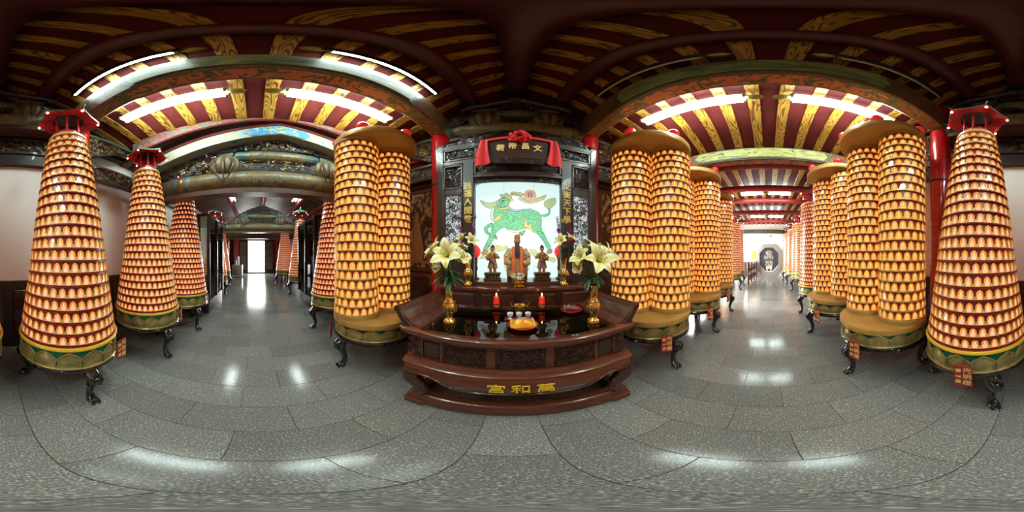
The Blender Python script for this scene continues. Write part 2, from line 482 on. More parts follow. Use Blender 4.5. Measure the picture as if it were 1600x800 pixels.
def text_mesh(s, size, m, depth=.003, bold=.0):
    k = (s, size, m)
    if k not in _txt:
        cu = bpy.data.curves.new('lettering', 'FONT'); cu.body = s; cu.size = size; cu.extrude = depth; cu.resolution_u = 1
        cu.align_x = 'CENTER'; cu.align_y = 'CENTER'; cu.offset = bold
        o = bpy.data.objects.new('lettering', cu); COL.objects.link(o)
        bpy.context.view_layer.update()
        me = bpy.data.meshes.new_from_object(o.evaluated_get(bpy.context.evaluated_depsgraph_get()))
        me.materials.clear(); me.materials.append(MATS[m])
        bpy.data.objects.remove(o); me.name = 'lettering'
        _txt[k] = me
    return _txt[k]
# orientation of lettering: text lies in its local XY plane; stand it up facing -Y (towards the aisle) or any yaw
def stand(yaw=0, tilt=0): return (R(90) + tilt, 0, yaw)

def carving(w, h, n, seed, mats, thick=.03, clip=None, size=None):
    """openwork relief: curling scrolls, leaves and knobs filling a w x h field in the XZ plane (y = depth, front is -y)"""
    rnd = random.Random(seed); mb = MB(); sz = size or h
    for i in range(n):
        for _ in range(20):
            cx = rnd.uniform(-w / 2, w / 2); cz = rnd.uniform(0, h)
            if clip is None or clip(cx, cz): break
        m = rnd.choice(mats); k = rnd.random(); y0 = rnd.uniform(-thick, 0)
        if k < .62:
            r0 = sz * rnd.uniform(.09, .20); a0 = rnd.uniform(0, 2 * PI); turn = rnd.choice((-1, 1)) * rnd.uniform(3.2, 5.5)
            pts = []
            for j in range(7):
                t = j / 6; r = r0 * (1 - .8 * t); a = a0 + turn * t
                x = min(max(cx + r * math.cos(a), -w / 2), w / 2); z = min(max(cz + r * math.sin(a), 0), h)
                pts.append((x, y0 - .006 * math.sin(PI * t), z))
            tr = sz * rnd.uniform(.018, .035)
            mb.tube(pts, [tr * (1.1 - .6 * j / 6) for j in range(7)], 4, m, cap=False)
        elif k < .88:
            a = rnd.uniform(0, PI); L = sz * rnd.uniform(.08, .2); wd = L * .35
            M = Matrix.Translation((min(max(cx, -w / 2 + L * .5), w / 2 - L * .5), y0, min(max(cz, L * .5), h - L * .5))) @ Matrix.Rotation(a, 4, 'Y')
            mb.add([(-L / 2, 0, 0), (-L * .1, 0, -wd / 2), (L / 2, -.004, 0), (-L * .1, 0, wd / 2), (0, -.012, 0)], [(0, 1, 4), (1, 2, 4), (2, 3, 4), (3, 0, 4)], m, M)
        else:
            mb.ball((cx, y0, cz), sz * rnd.uniform(.025, .05), m, 6, 4)
    return mb
# ================================================================ THE SETTING
XL, XR, YB, YF = -13.2, 11.4, -2.3, 2.4
ZT = 5.4
# ---- floor: granite tiles 0.3 x 0.6 m in half bond
fl = struct('floor', MB().box(XL, XR, YB, YF, -.08, -.004, 'joint'), label='polished grey granite tile floor of the hall')
tiles = []
for i in range(int((XL) / .3) - 2, int(XR / .3) + 3):
    x0 = .3 * (i - .5); x1 = x0 + .3
    off = -.1 if i % 2 == 0 else .2
    for j in range(-5, 6):
        y0 = off + .6 * j; y1 = y0 + .6
        a, b, c, d = max(x0, XL), min(x1, XR), max(y0, YB), min(y1, YF)
        if b - a > .02 and d - c > .02: tiles.append((math.hypot((a + b) / 2, (c + d) / 2), a, b, c, d))
tiles.sort()
cache = {}
g = .0018
for (_, a, b, c, d) in tiles[:300]:
    k = (round(b - a, 3), round(d - c, 3))
    if k not in cache:
        cache[k] = MB().bev(-k[0] / 2 + g, k[0] / 2 - g, -k[1] / 2 + g, k[1] / 2 - g, -.012, 0, .0012, 'granite').mesh('floor_tile')
    put('floor_tile', cache[k], fl, ((a + b) / 2, (c + d) / 2, 0))
mb = MB()
for (_, a, b, c, d) in tiles[300:]: mb.box(a + g, b - g, c + g, d - g, -.012, 0, 'granite')
part('floor_tile_field', mb, fl, kind='stuff')

# ---- walls
wb = struct('wall_back', MB().box(XL, XR, YB - .15, YB, 0, ZT, 'white_plaster'), label='white plastered back wall behind the cone towers')
struct('baseboard_back', MB().box(XL, XR, YB, YB + .035, 0, .98, 'wainscot').box(XL, XR, YB, YB + .06, .98, 1.05, 'wainscot').box(XL, XR, YB, YB + .05, 0, .14, 'wainscot'), label='dark wooden wainscot along the back wall')
for i in range(-12, 12):
    part('wainscot_panel', MB().bev(-.36, .36, 0, .02, .2, .92, .012, 'panel_wood'), bpy.data.objects['baseboard_back'], loc=(i * .85 + .3, YB + .035, 0))
struct('trim_1', MB().box(XL, XR, YB, YB + .10, 2.80, 3.00, 'carve_dark').box(XL, XR, YB, YB + .12, 3.34, 3.46, 'carve_brown'), label='dark timber rails above the white back wall')
wf = struct('wall_front', MB().box(XL, 4.45, YF, YF + .15, 0, ZT, 'board_red').box(6.25, 8.5, YF, YF + .15, 0, ZT, 'board_red').box(4.45, 6.25, YF, YF + .15, 2.9, ZT, 'board_red').box(11.1, XR, YF, YF + .15, 0, ZT, 'board_red').box(8.5, 11.1, YF, YF + .15, 2.9, ZT, 'board_red'), label='dark red panelled wall behind the altar')  # the two unseen side openings are added to let daylight into the far aisle
struct('trim_2', MB().box(XL, 4.4, YF - .06, YF, 0, 1.05, 'panel_wood').box(XL, 4.4, YF - .09, YF, 1.05, 1.12, 'rosewood_light').box(XL, 4.4, YF - .08, YF, 2.60, 2.68, 'carve_brown').box(XL, XR, YF - .1, YF, 3.20, 3.32, 'red_paint'), label='dark wooden dado and rails beside the altar')
# wall with the bright doorway
wl = MB()
wl.box(XL - .2, XL, YB - .15, -.68, 0, ZT, 'board_red'); wl.box(XL - .2, XL, .74, YF + .15, 0, ZT, 'board_red'); wl.box(XL - .2, XL, -.68, .74, 2.62, ZT, 'board_red')
struct('wall_left', wl, label='dark wall with the bright doorway at the far end')
ro = struct('wall_light_cover', MB().box(XL - .2, XR + .2, YB - .15, YF + .15, ZT, ZT + .1, 'void_dark'), label='added unseen cover above the timber ceiling, keeps sky light out')  # unseen cover added so that no sky light leaks in from above
# end wall with the octagonal portal
def octo(hw, z0, z1, cy, cut):
    return [(cy - hw, z0 + .0), (cy + hw, z0 + .0), (cy + hw, z1 - cut), (cy + hw - cut, z1), (cy - hw + cut, z1), (cy - hw, z1 - cut)]
PC = -.07
wr = MB()
hw = .66
wr.box(XR, XR + .2, YB - .15, PC - hw, 0, ZT, 'white_clean').box(XR, XR + .2, PC + hw, YF + .15, 0, ZT, 'white_clean').box(XR, XR + .2, PC - hw, PC + hw, 2.1, ZT, 'white_clean')
wr.prism([(PC - hw, 1.62), (PC - hw, 2.1), (PC - hw + .48, 2.1)], XR, XR + .2, 'white_clean', 'YZ')
wr.prism([(PC + hw, 1.62), (PC + hw - .48, 2.1), (PC + hw, 2.1)], XR, XR + .2, 'white_clean', 'YZ')
wr.box(XR, XR + .2, PC - hw, PC + hw, 0, .34, 'white_clean')
wr.prism([(PC - hw, .34), (PC - hw + .42, .34), (PC - hw, .78)], XR, XR + .2, 'white_clean', 'YZ')
wr.prism([(PC + hw, .34), (PC + hw, .78), (PC + hw - .42, .34)], XR, XR + .2, 'white_clean', 'YZ')
wr.box(XR + .5, XR + .6, YB, YF, 0, ZT, 'void_dark')
struct('wall_right', wr, label='white end wall around the octagonal window')
# stone surround, built of eight straight pieces
ow = tag(put('window_1', None, None, (XR, PC, 0)), 'octagonal window in a wide grey stone surround on the white end wall', None, None, 'structure')
outer = [(-.40, 0), (.40, 0), (.90, .52), (.90, 1.70), (.42, 2.22), (-.42, 2.22), (-.90, 1.70), (-.90, .52)]
inner = [(-.24, .34), (.24, .34), (.66, .78), (.66, 1.62), (.18, 2.1 - .12), (-.18, 1.98), (-.66, 1.62), (-.66, .78)]
inner = [(-.26, .30), (.26, .30), (.66, .74), (.66, 1.60), (.28, 1.98), (-.28, 1.98), (-.66, 1.60), (-.66, .74)]
for i in range(8):
    j = (i + 1) % 8
    part('stone_surround', MB().prism([outer[i], outer[j], inner[j], inner[i]], -.10, .06, 'stone_grey', 'YZ'), ow)
part('dark_panel', MB().prism(inner, .05, .08, 'night_blue', 'YZ'), ow)
rel = MB().prism([(-.22, .56), (-.15, .36), (-.10, .34), (-.07, .50), (.07, .50), (.10, .34), (.15, .36), (.22, .56), (.20, .72), (-.20, .72)], .0, .05, 'relief_cream', 'YZ')   # pale relief: stand, flower cloud, canopy
sil = lambda a, z: abs(a) < (.24 if z < .42 else .10 if z < .5 else .34 if z < .72 else .16 if z < .86 else .22 if z < 1.0 else .10)
cvr = carving(.72, 1.1, 420, 101, ['relief_cream', 'relief_cream', 'stone_grey'], .04, clip=sil, size=.34)
rel.merge(cvr, Matrix.Translation((.03, 0, .68)) @ Matrix.Rotation(R(-90), 4, 'Z'))
part('relief', rel, ow, 50, kind='stuff')

# doorway at the far left, door leaves with guardian panels
dr = tag(put('door_1', None, None, (XL, .03, 0)), 'bright open doorway at the far end with painted leaves', None, None, 'structure')
for s in (-1, 1):
    part('jamb', MB().box(-.15, .12, s * .71 - .05, s * .71 + .05, 0, 2.62, 'carve_dark'), dr)
    lf = part('door_leaf', MB().bev(-.04, .04, s * .76, s * 1.34, .02, 2.64, .01, 'carve_dark'), dr, loc=(.16, 0, 0))
    part('painted_panel', MB().box(.04, .05, s * .82, s * 1.28, .35, 2.5, 'door_paint'), lf)
    for z in (.9, 1.5, 2.1): part('boss', MB().ball((.05, s * 1.05, z), (.02, .1, .14), 'gold_dark'), lf)
part('lintel', MB().box(-.18, .16, -1.4, 1.4, 2.62, 2.86, 'carve_dark'), dr)
part('threshold', MB().bev(-.18, .1, -.72, .72, 0, .1, .01, 'carve_dark'), dr)
struct('floor_side_added', MB().box(3, 13, YF + .0, YF + 6, -.1, -.006, 'paving'), label='added paving outside the unseen side openings of the far aisle')  # unseen ground added outside the side openings that admit daylight
struct('floor_outside', MB().box(XL - 8, XL - .0, -6, 6, -.1, -.005, 'paving'), label='sunlit paving outside the doorway')

# ---- ceiling
X0 = .06
def slope(name, xa, za, xb, zb, y0, y1, label):
    """boards spanning (xa,za)-(xb,zb), rafters every 0.32 m"""
    if xb < xa: xa, za, xb, zb = xb, zb, xa, za
    L = math.hypot(xb - xa, zb - za); ang = math.atan2(zb - za, xb - xa)
    rot = (0, -ang, 0)
    o = struct(name, MB().box(0, L, y0, y1, 0, .04, 'board_red'), None, label, (xa, 0, za), rot)
    me = MB().bev(0, L, -.065, .065, -.03, .0, .006, 'rafter_grain').mesh('rafter')
    y = .147 - .32 * 8
    while y < y1 - .05:
        if y > y0 + .05: put('rafter', me, o, (0, y, 0))
        y += .32
    return o
slope('ceiling', X0 - 1.10, 4.20, X0, 5.06, YB, YF, 'dark red boards and grained rafters left of the ridge')
slope('ceiling', X0 + 1.10, 4.20, X0, 5.06, YB, YF, 'dark red boards and grained rafters right of the ridge')
slope('ceiling', -2.06, 3.64, -1.08, 3.97, YB, YF, 'lit striped rafter ceiling on the doorway side')
slope('ceiling', 2.78, 3.46, 1.18, 3.97, YB, YF, 'lit striped rafter ceiling on the octagonal window side')
slope('ceiling', 2.76, 3.64, XR, 3.66, YB, YF, 'striped ceiling over the far aisle')
# doorway hall: its own gable, ridge along X
for s, yb, nm in ((-1, YB, 'back'), (1, YF, 'altar')):
    m = MB(); c = .31; zr, ze = 3.98, 3.30
    m.add([(XL, c, zr), (-2.06, c, zr), (-2.06, yb, ze), (XL, yb, ze), (XL, c, zr + .05), (-2.06, c, zr + .05), (-2.06, yb, ze + .05), (XL, yb, ze + .05)],
          [(0, 1, 2, 3), (7, 6, 5, 4), (0, 4, 5, 1), (1, 5, 6, 2), (2, 6, 7, 3), (3, 7, 4, 0)], 'far_rafters')
    struct('ceiling', m, None, 'striped gable ceiling of the doorway hall, %s side' % nm)
struct('trim_3', MB().box(-2.10, -2.06, YB, YF, 3.62, ZT, 'board_red').box(-1.08, -1.03, YB, YF, 3.95, 4.30, 'board_red').box(1.14, 1.19, YB, YF, 3.95, 4.30, 'board_red').box(2.76, 2.80, YB, YF, 3.4, ZT, 'board_red'), label='dark infill boards between the roof slopes')

# purlins
def purlin(label, p, q, r, m='red_paint', name='purlin', nn=20):
    L = (Vector(q) - Vector(p)).length
    o = thing(name, label, 'beam', p)
    d = (Vector(q) - Vector(p)).normalized()
    M = d.to_track_quat('Z', 'Y').to_matrix().to_4x4()
    b = MB().lathe([(r * .96, .0), (r, .02), (r, L - .02), (r * .96, L)], nn, m)
    part('log', b, o, 40, M=M)
    for z in (.28, L - .28):
        part('end_band', MB().lathe([(r + .004, z - .12), (r + .008, z - .1), (r + .008, z + .1), (r + .004, z + .12)], nn, 'carve_dark', cap=False), o, 40, M=M)
    return o
purlin('thick shade-darkened red ridge purlin directly overhead', (X0, YB, 4.80), (X0, YF, 4.80), .135, 'purlin_shaded')
purlin('round red purlin beside the ridge, lit by the tube lights', (X0 - .60, YB, 4.42), (X0 - .60, YF, 4.42), .105, 'purlin_shaded')
purlin('round shade-darkened red purlin beside the ridge above the unlit tubes', (X0 + .60, YB, 4.42), (X0 + .60, YF, 4.42), .105, 'purlin_shaded')
for x, z, r, lb in ((3.12, 3.36, .10, 'first red cross beam of the far aisle'), (4.62, 3.44, .10, 'second red cross beam of the far aisle'), (5.95, 3.50, .09, 'third red cross beam of the far aisle'),
                (7.4, 3.44, .10, 'fourth red cross beam of the far aisle'), (8.95, 3.34, .09, 'last red cross beam before the octagonal window')):
    purlin(lb, (x, YB, z), (x, YF, z), r)
for y, z, lb in ((-.95, 3.50, 'red purlin of the doorway hall, wall side'), (.31, 3.84, 'ridge purlin of the doorway hall'), (1.6, 3.48, 'red purlin of the doorway hall, altar side')):
    purlin(lb, (-12.9, y, z), (-2.5, y, z), .085)

# great painted beams between the pillars
def painted_beam(xa, xb, z0, z1, y0, y1, label, face, facing, d0, d1):
    """box beam along Y; decorated face on the camera side (facing = +1: face looks to +X) and soffit"""
    o = thing('painted_beam', label, 'beam', ((xa + xb) / 2, (y0 + y1) / 2, z0))
    w = (xb - xa) / 2; h = z1 - z0; L = (y1 - y0) / 2; yc = (y0 + y1) / 2
    part('timber', MB().bev(-w, w, -L, L, 0, h, .015, 'beam_scroll'), o)
    fx = facing * w
    a, b = d0 - yc, d1 - yc
    def fac(poly, t, m, nm): part(nm, MB().prism(poly, fx, fx + facing * t, m, 'YZ'), o)
    fac([(a - .13, h * .5), (a + .0, h * .95), (b - .0, h * .95), (b + .13, h * .5), (b - .0, h * .05), (a + .0, h * .05)], .010, 'beam_border', 'border')
    fac([(a - .04, h * .5), (a + .03, h * .86), (b - .03, h * .86), (b + .04, h * .5), (b - .03, h * .14), (a + .03, h * .14)], .018, face, 'mural')
    def sof(poly, t, m, nm): part(nm, MB().prism(poly, -t, 0, m, 'XY'), o)
    sof([(-w * .95, a - .05), (-w * .5, a - .2), (w * .5, a - .2), (w * .95, a - .05), (w * .95, b + .05), (w * .5, b + .2), (-w * .5, b + .2), (-w * .95, b + .05)], .008, 'beam_border', 'soffit_border')
    sof([(-w * .72, a + .04), (-w * .4, a - .1), (w * .4, a - .1), (w * .72, a + .04), (w * .72, b - .04), (w * .4, b + .1), (-w * .4, b + .1), (-w * .72, b - .04)], .016, 'beam_orange', 'soffit_mural')
    for s in (-1, 1):
        part('end_cap', MB().bev(-w - .02, w + .02, s * (L - .16), s * (L - .04), -.03, .04, .008, 'gold_dark'), o)
    return o
painted_beam(-1.10, -.90, 3.49, 4.00, -1.95, 2.25, 'painted beam with green landscape mural, lit by tubes on its left side', 'beam_green', 1, -.87, 1.26)
painted_beam(.99, 1.19, 3.49, 4.00, -1.95, 2.25, 'painted beam with green landscape mural below the unlit tubes', 'beam_green', -1, -.87, 1.26)
painted_beam(2.60, 2.80, 3.18, 3.45, YB, YF, 'yellow painted beam crossing the entrance of the far aisle', 'yellow_beam', -1, -.95, 1.2)

# ---- pillars
def pillar(x, y, label, r=.145, h=3.5):
    o = thing('pillar', label, 'pillar', (x, y, 0))
    part('plinth', MB().lathe([(r * 1.35, 0), (r * 1.45, .05), (r * 1.45, .12), (r * 1.3, .2), (r * 1.05, .24)], 24, 'stone_grey'), o, 40)
    part('shaft', MB().lathe([(r, .24), (r, h)], 32, 'red_lacquer'), o, 40)
    part('iron_band', MB().lathe([(r + .004, 2.45), (r + .006, 2.46), (r + .006, 2.475), (r + .004, 2.485)], 32, 'wire', cap=False), o, 40)
    return o
pillar(-1.0, 2.16, 'red lacquer pillar left of the altar screen')
pillar(1.10, 2.16, 'red lacquer pillar right of the altar screen')
pillar(-1.02, -1.93, 'red lacquer pillar behind the two cone towers nearest the doorway side')
pillar(1.10, -1.95, 'red lacquer pillar between tower 46 and tower 54', h=4.2)
pillar(-2.35, 2.22, 'red pillar under the carved truss, altar side', h=2.6)
pillar(-2.35, -2.08, 'red pillar under the carved truss, wall side', h=2.6)
pillar(-9.2, 1.75, 'far red pillar right of the bright doorway', h=3.3); pillar(-9.6, -1.75, 'far red pillar left of the bright doorway', h=3.3)

# ---- carved trusses
CARV = {}
def cv(key, *a, **k):
    if key not in CARV: CARV[key] = carving(*a, **k).mesh('carving', 60)
    return CARV[key]
GD = ['gold_leaf', 'gold_dark', 'carve_dark', 'carve_dark', 'carve_brown', 'carve_teal']
GB = ['gold_leaf', 'gold_leaf', 'gold_dark', 'carve_red', 'carve_dark']
def truss(label, loc, rz, span, zb, mel=.75, col='log_mural', full=True):
    t = thing('carved_truss', label, 'truss', (loc[0], loc[1], zb), rz)
    rot = Matrix.Rotation(R(90), 4, 'Y')
    def log(nm, x0, x1, z, r, m):
        n = 24; L = x1 - x0
        b = MB().lathe([(r * .8, 0), (r, .04), (r, L - .04), (r * .8, L)], n, m)
        return part(nm, b, t, 40, M=Matrix.Translation((x0, 0, z)) @ rot)
    lg = log('tie_log', -span / 2, span / 2, .16, .165, col)
    for s in (-1, 1):
        for k, mm in ((.0, 'log_band'), (.13, 'gold_dark'), (.2, 'carve_teal')):
            x = s * (mel + .55 + k) if span > 3 else s * (span * .38 + k * .4)
            part('painted_band', MB().lathe([(.166, -.05), (.170, -.04), (.170, .04), (.166, .05)], 24, mm, cap=False), t, 40, M=Matrix.Translation((x, 0, .16)) @ rot)
    log('upper_log', -mel + .14, mel - .14, .62, .105, 'log_band'); log('upper_log', -mel + .32, mel - .32, .62, .109, col)
    part('soffit_board', MB().box(-span / 2, span / 2, -.10, .10, -.07, .01, 'carve_brown'), t)
    for s in (-1, 1):
        mlo = MB().lathe([(.03, -.02), (.10, .02), (.165, .10), (.185, .20), (.17, .30), (.12, .38), (.09, .41)], 40, 'log_mural', lobes=10, amp=.26)
        me_o = part('melon_strut', mlo, t, 70, loc=(s * mel, 0, .20)); me_o.scale = (1.25, 1.1, 1.05)
        for a in (-.10, 0, .10):
            part('claw', MB().tube([(a, -.15, .30), (a * 1.25, -.20, .18), (a * .9, -.20, .04), (a * .4, -.17, -.06)], [.012, .016, .012, .005], 6, 'carve_brown'), me_o, 60)
        part('bracket_block', MB().bev(-.12, .12, -.08, .08, .62, .70, .01, 'carve_teal'), t, loc=(s * mel, 0, 0))
        part('bracket_cap', MB().bev(-.17, .17, -.10, .10, .70, .74, .01, 'carve_purple'), t, loc=(s * mel, 0, 0))
        part('cloud_bracket', MB().tube([(s * .02, 0, .66), (s * .22, 0, .62), (s * .42, 0, .52), (s * .55, 0, .36), (s * .72, 0, .34)], [.05, .06, .06, .05, .03], 8, 'carve_purple'), t, 60, loc=(s * mel, 0, 0))
        part('side_carving', cv('side', .95, .30, 260, 5, GD, size=.2), t, loc=(s * (mel + .55), -.07, .32))
        part('bracket_block', MB().bev(-.10, .10, -.07, .07, .44, .50, .01, 'carve_teal'), t, loc=(s * (mel + .75), 0, 0))
    if full:
        part('frieze', cv('fr', 1.25, .17, 240, 6, GD, size=.17), t, loc=(0, -.06, .34))
        part('backing', MB().box(-.62, .62, -.01, .02, .33, .53, 'void_dark'), t)  # dark sheet in place of the shade behind the frieze
        part('crown_carving', cv('cr', 1.5, .38, 520, 7, GD, size=.2, clip=lambda x, z: z < .36 - abs(x) * .28), t, loc=(0, -.08, .72))
        part('crown_board', MB().prism([(-.95, .70), (.95, .70), (.75, .84), (0, 1.12), (-.75, .84)], -.02, .02, 'void_dark'), t)
        part('crown_block', MB().bev(-.12, .12, -.1, .1, 1.04, 1.12, .01, 'carve_teal'), t)
        for s in (-1, 1):
            part('crown_arm', MB().tube([(s * .05, -.1, .98), (s * .22, -.1, .93), (s * .4, -.1, .86), (s * .6, -.1, .84), (s * .74, -.1, .76)], [.03, .035, .03, .035, .02], 6, 'carve_purple'), t, 60)
    return t
truss('great carved gable truss with painted log over the way to the doorway', (-2.35, .31, 0), R(90), 4.3, 2.40)
truss('second carved truss, further down the doorway hall', (-6.65, .25, 0), R(90), 4.2, 2.42)
truss('third carved truss nearest the bright doorway', (-9.0, .2, 0), R(90), 4.2, 2.42, full=False)
truss('shadowed carved truss above the altar screen', (X0, 2.22, 0), 0, 2.1, 3.38, mel=.42)
truss('shadowed carved truss above the back wall between the pillars', (X0, -2.0, 0), PI, 2.1, 3.38, mel=.42)

# gable beams and board over the doorway side
o = thing('gable_board', 'pink board with painted clouds on the gable over the doorway side', 'beam', (-2.0, .31, 0))
part('board', MB().prism([(-2.2, 3.36), (0, 3.66), (2.05, 3.36), (2.05, 3.68), (-2.2, 3.68)], -.04, .0, 'pink_cloud', 'YZ'), o)
part('edge_strip', MB().tube([(-.02, -2.2, 3.34), (-.02, 0, 3.65), (-.02, 2.05, 3.34)], .03, 6, 'board_red'), o)
for s, y1, lb in ((-1, -2.3, 'pale blue gable rafter with mural, wall side'), (1, 2.05, 'pale blue gable rafter with mural, altar side')):
    o = thing('gable_beam', lb, 'beam', (-2.17, .31, 3.47))
    b = MB(); L = abs(y1)
    dz = -.245 * L
    v = [(0, 0), (y1, dz)]
    b.prism([(0, -.11), (0, .09), (y1, dz + .09), (y1, dz - .11)], -.09, .09, 'pale_mural', 'YZ')
    part('beam', b, o)
    k = .16
    part('sky_mural', MB().prism([(0, -.10), (0, .08), (y1 * k, dz * k + .08), (y1 * (k + .04), dz * (k + .03)), (y1 * k, dz * k - .10)], .09, .10, 'sky_mural', 'YZ'), o)
    part('dark_batten', MB().tube([(.07, 0, .13), (.07, y1, dz + .13)], .035, 6, 'board_red'), o)  # dark red batten along the upper edge of the beam

# carved friezes and brackets on the side walls
def frieze(label, loc, rz, w, h, key, n, seed, mats, back='void_dark', rail='carve_dark'):
    t = thing('carved_frieze', label, 'carving', loc, rz)
    part('backing', MB().box(-w / 2, w / 2, .015, .035, 0, h, back), t)  # dark board stands in for the shade seen through the openwork
    part('openwork', cv(key, w, h, n, seed, mats, size=min(h, .3)), t)
    for z in (0, h): part('rail', MB().bev(-w / 2, w / 2, -.03, .03, z - .025, z + .025, .006, rail), t)
    return t
frieze('dark carved frieze on the back wall between the two nearest cone towers', (.04, YB + .1, 3.02), PI, 2.0, .30, 'fb', 240, 11, ['carve_dark', 'carve_dark', 'gold_dark', 'gold_leaf'])
frieze('gold carved frieze behind the doorway-side cone tower', (-1.72, -2.02, 2.62), PI, 1.1, .26, 'fs', 150, 12, GB)
frieze('gold carved frieze behind tower 54', (1.95, -2.02, 2.62), PI, 1.4, .26, 'fs2', 170, 13, GB)
frieze('gold carved frieze above the painted panel left of the altar', (-1.72, 2.22, 2.70), 0, 1.1, .26, 'fs', 150, 12, GB)
frieze('red and gold carved frieze above the painted panel right of the altar', (1.85, 2.22, 2.70), 0, 1.2, .26, 'fs3', 150, 14, GB)
def wing(label, loc, rz, s):
    t = thing('carved_bracket', label, 'bracket', loc, rz)
    prof = lambda x: .06 + .42 * (x * s + .5) ** 1.6 if x * s + .5 > 0 else .06
    part('backing', MB().prism([(-.5, .5), (.5, .5), (.5, .5 - prof(.5)), (.25, .5 - prof(.25)), (0, .5 - prof(0)), (-.25, .5 - prof(-.25)), (-.5, .5 - prof(-.5))], .02, .05, 'void_dark'), t)  # near-black board gives the shade between the bracket carvings
    part('openwork', cv('wing%d' % s, 1.0, .5, 170, 21 + s, GB, size=.26, clip=lambda x, z: z > .52 - prof(x)), t)
    part('rail', MB().bev(-.55, .55, -.05, .05, .5, .56, .01, 'carve_teal'), t)
    return t
wing('gold carved bracket beside the pillar behind the doorway-side cone towers', (-1.68, -1.98, 2.95), PI, -1)
wing('gold carved bracket beside the pillar behind tower 54', (1.80, -1.98, 2.95), PI, 1)
wing('gold carved bracket on the pillar left of the altar screen', (-1.68, 2.2, 3.0), 0, 1)
wing('gold carved bracket on the pillar right of the altar screen', (1.80, 2.2, 3.0), 0, -1)
for x, lb in ((-1.55, 'gold painted figure panel on the wall left of the altar'), (1.78, 'gold painted figure panel on the wall right of the altar')):
    t = thing('figure_painting', lb, 'painting', (x, YF - .03, 1.18))
    w = .42
    part('frame', MB().box(-w, w, -.05, -.0, -.04, .02, 'carve_brown').box(-w, w, -.05, 0, 1.34, 1.40, 'carve_brown').box(-w, -w + .06, -.05, 0, .02, 1.34, 'carve_brown').box(w - .06, w, -.05, 0, .02, 1.34, 'carve_brown'), t)
    part('picture', MB().box(-w + .06, w - .06, -.02, 0, .02, 1.34, 'scroll_panel'), t)
    part('figure', MB().loft([(0, -.025, .10, .13, .015), (.02, -.03, .35, .12, .02), (0, -.03, .62, .09, .022), (-.01, -.03, .78, .06, .02), (0, -.03, .84, .03, .02), (0, -.03, .90, .05, .022), (0, -.03, .98, .03, .015)], 10, 'socket_wood'), t, 60)
for z, w, h in ((1.02, .10, .055), (.92, .11, .09)):
    t = tag(part('switch_box', MB().bev(-w / 2, w / 2, -.04, 0, 0, h, .008, 'socket_wood'), None, loc=(-1.20, YF - .09, z)), 'upper small wooden switch box left of the altar' if z > 1 else 'lower small wooden switch box left of the altar', 'switch box')

# ---- fluorescent lights
def tube_light(label, loc, rz, L, tubes, tm, dark=False, reach=.035, group=None):
    """batten along local Y with tubes hung below"""
    t = thing('fluorescent_light', label, 'light', loc, rz, group)
    hb = 'housing_dark' if dark else 'housing'
    if dark:
        hm = MB().bev(-.03, .03, -L / 2 - .06, L / 2 + .02, -.0, .09, .006, hb)
        if tm != 'tube_off': hm.box(.02, .035, -L / 2 - .06, L / 2 + .02, -.06, .03, hb)
        part('housing', hm, t)
    else: part('housing', MB().bev(-.045, .045, -L / 2 - .03, L / 2 + .03, .0, .05, .01, hb), t)
    for i in range(tubes):
        x = 0 if tubes == 1 else (-.055 if i == 0 else .055)
        rot = Matrix.Translation((x, -L / 2, -.03)) @ Matrix.Rotation(R(-90), 4, 'X')
        tb = part('tube', MB().lathe([(.010, 0), (.014, .012), (.014, L - .012), (.010, L)], 12, tm), t, 60, M=rot)
        for y in (-L / 2, L / 2): part('lamp_holder', MB().bev(x - .018, x + .018, y - .015, y + .015, -.05, .02, .004, 'cap_olive'), t)
    s = 1
    part('end_cap', MB().ball((0, -L / 2 - .10, -.005), (.045, .085, .04), 'cap_olive', 12, 8), t, 60)
    return t
zin, zout = 3.66, 3.63
tube_light('bright twin tube light on the doorway side, wall end', (-1.38, -.86, zout), PI, 1.2, 2, 'tube_on')
tube_light('bright twin tube light on the doorway side, altar end', (-1.38, .86, zout), 0, 1.2, 2, 'tube_on')
tube_light('bright twin tube light on the octagonal window side, wall end', (1.50, -.82, zout), PI, 1.2, 2, 'tube_on')
tube_light('bright twin tube light on the octagonal window side, altar end', (1.50, .82, zout), 0, 1.2, 2, 'tube_on')
tube_light('lit single tube light above the painted beam, wall end', (-.80, -1.03, 4.16), PI, 1.2, 1, 'tube_inner', True).scale = (-1, 1, 1)
tube_light('lit single tube light above the painted beam, altar end', (-.80, .99, 4.16), 0, 1.2, 1, 'tube_inner', True)
tube_light('unlit single tube light above the painted beam, wall end', (.92, -1.03, 4.16), PI, 1.2, 1, 'tube_off', True)
tube_light('unlit single tube light above the painted beam, altar end', (.92, .99, 4.16), 0, 1.2, 1, 'tube_off', True).scale = (-1, 1, 1)
for x, z, lb in ((5.3, 3.56, 'first row'), (8.1, 3.42, 'second row')):
    for y, s, lc in ((.52, 0, 'altar side'), (-.38, PI, 'wall side')):
        tube_light('bright tube light of the far aisle, %s, %s' % (lb, lc), (x, y, z), s, .72, 2, 'tube_on')
for y, lc in ((-.80, 'wall side'), (1.38, 'altar side')):
    tube_light('bright tube light of the doorway hall, ' + lc, (-5.25, y, 3.52), R(90), 1.2, 2, 'tube_on')
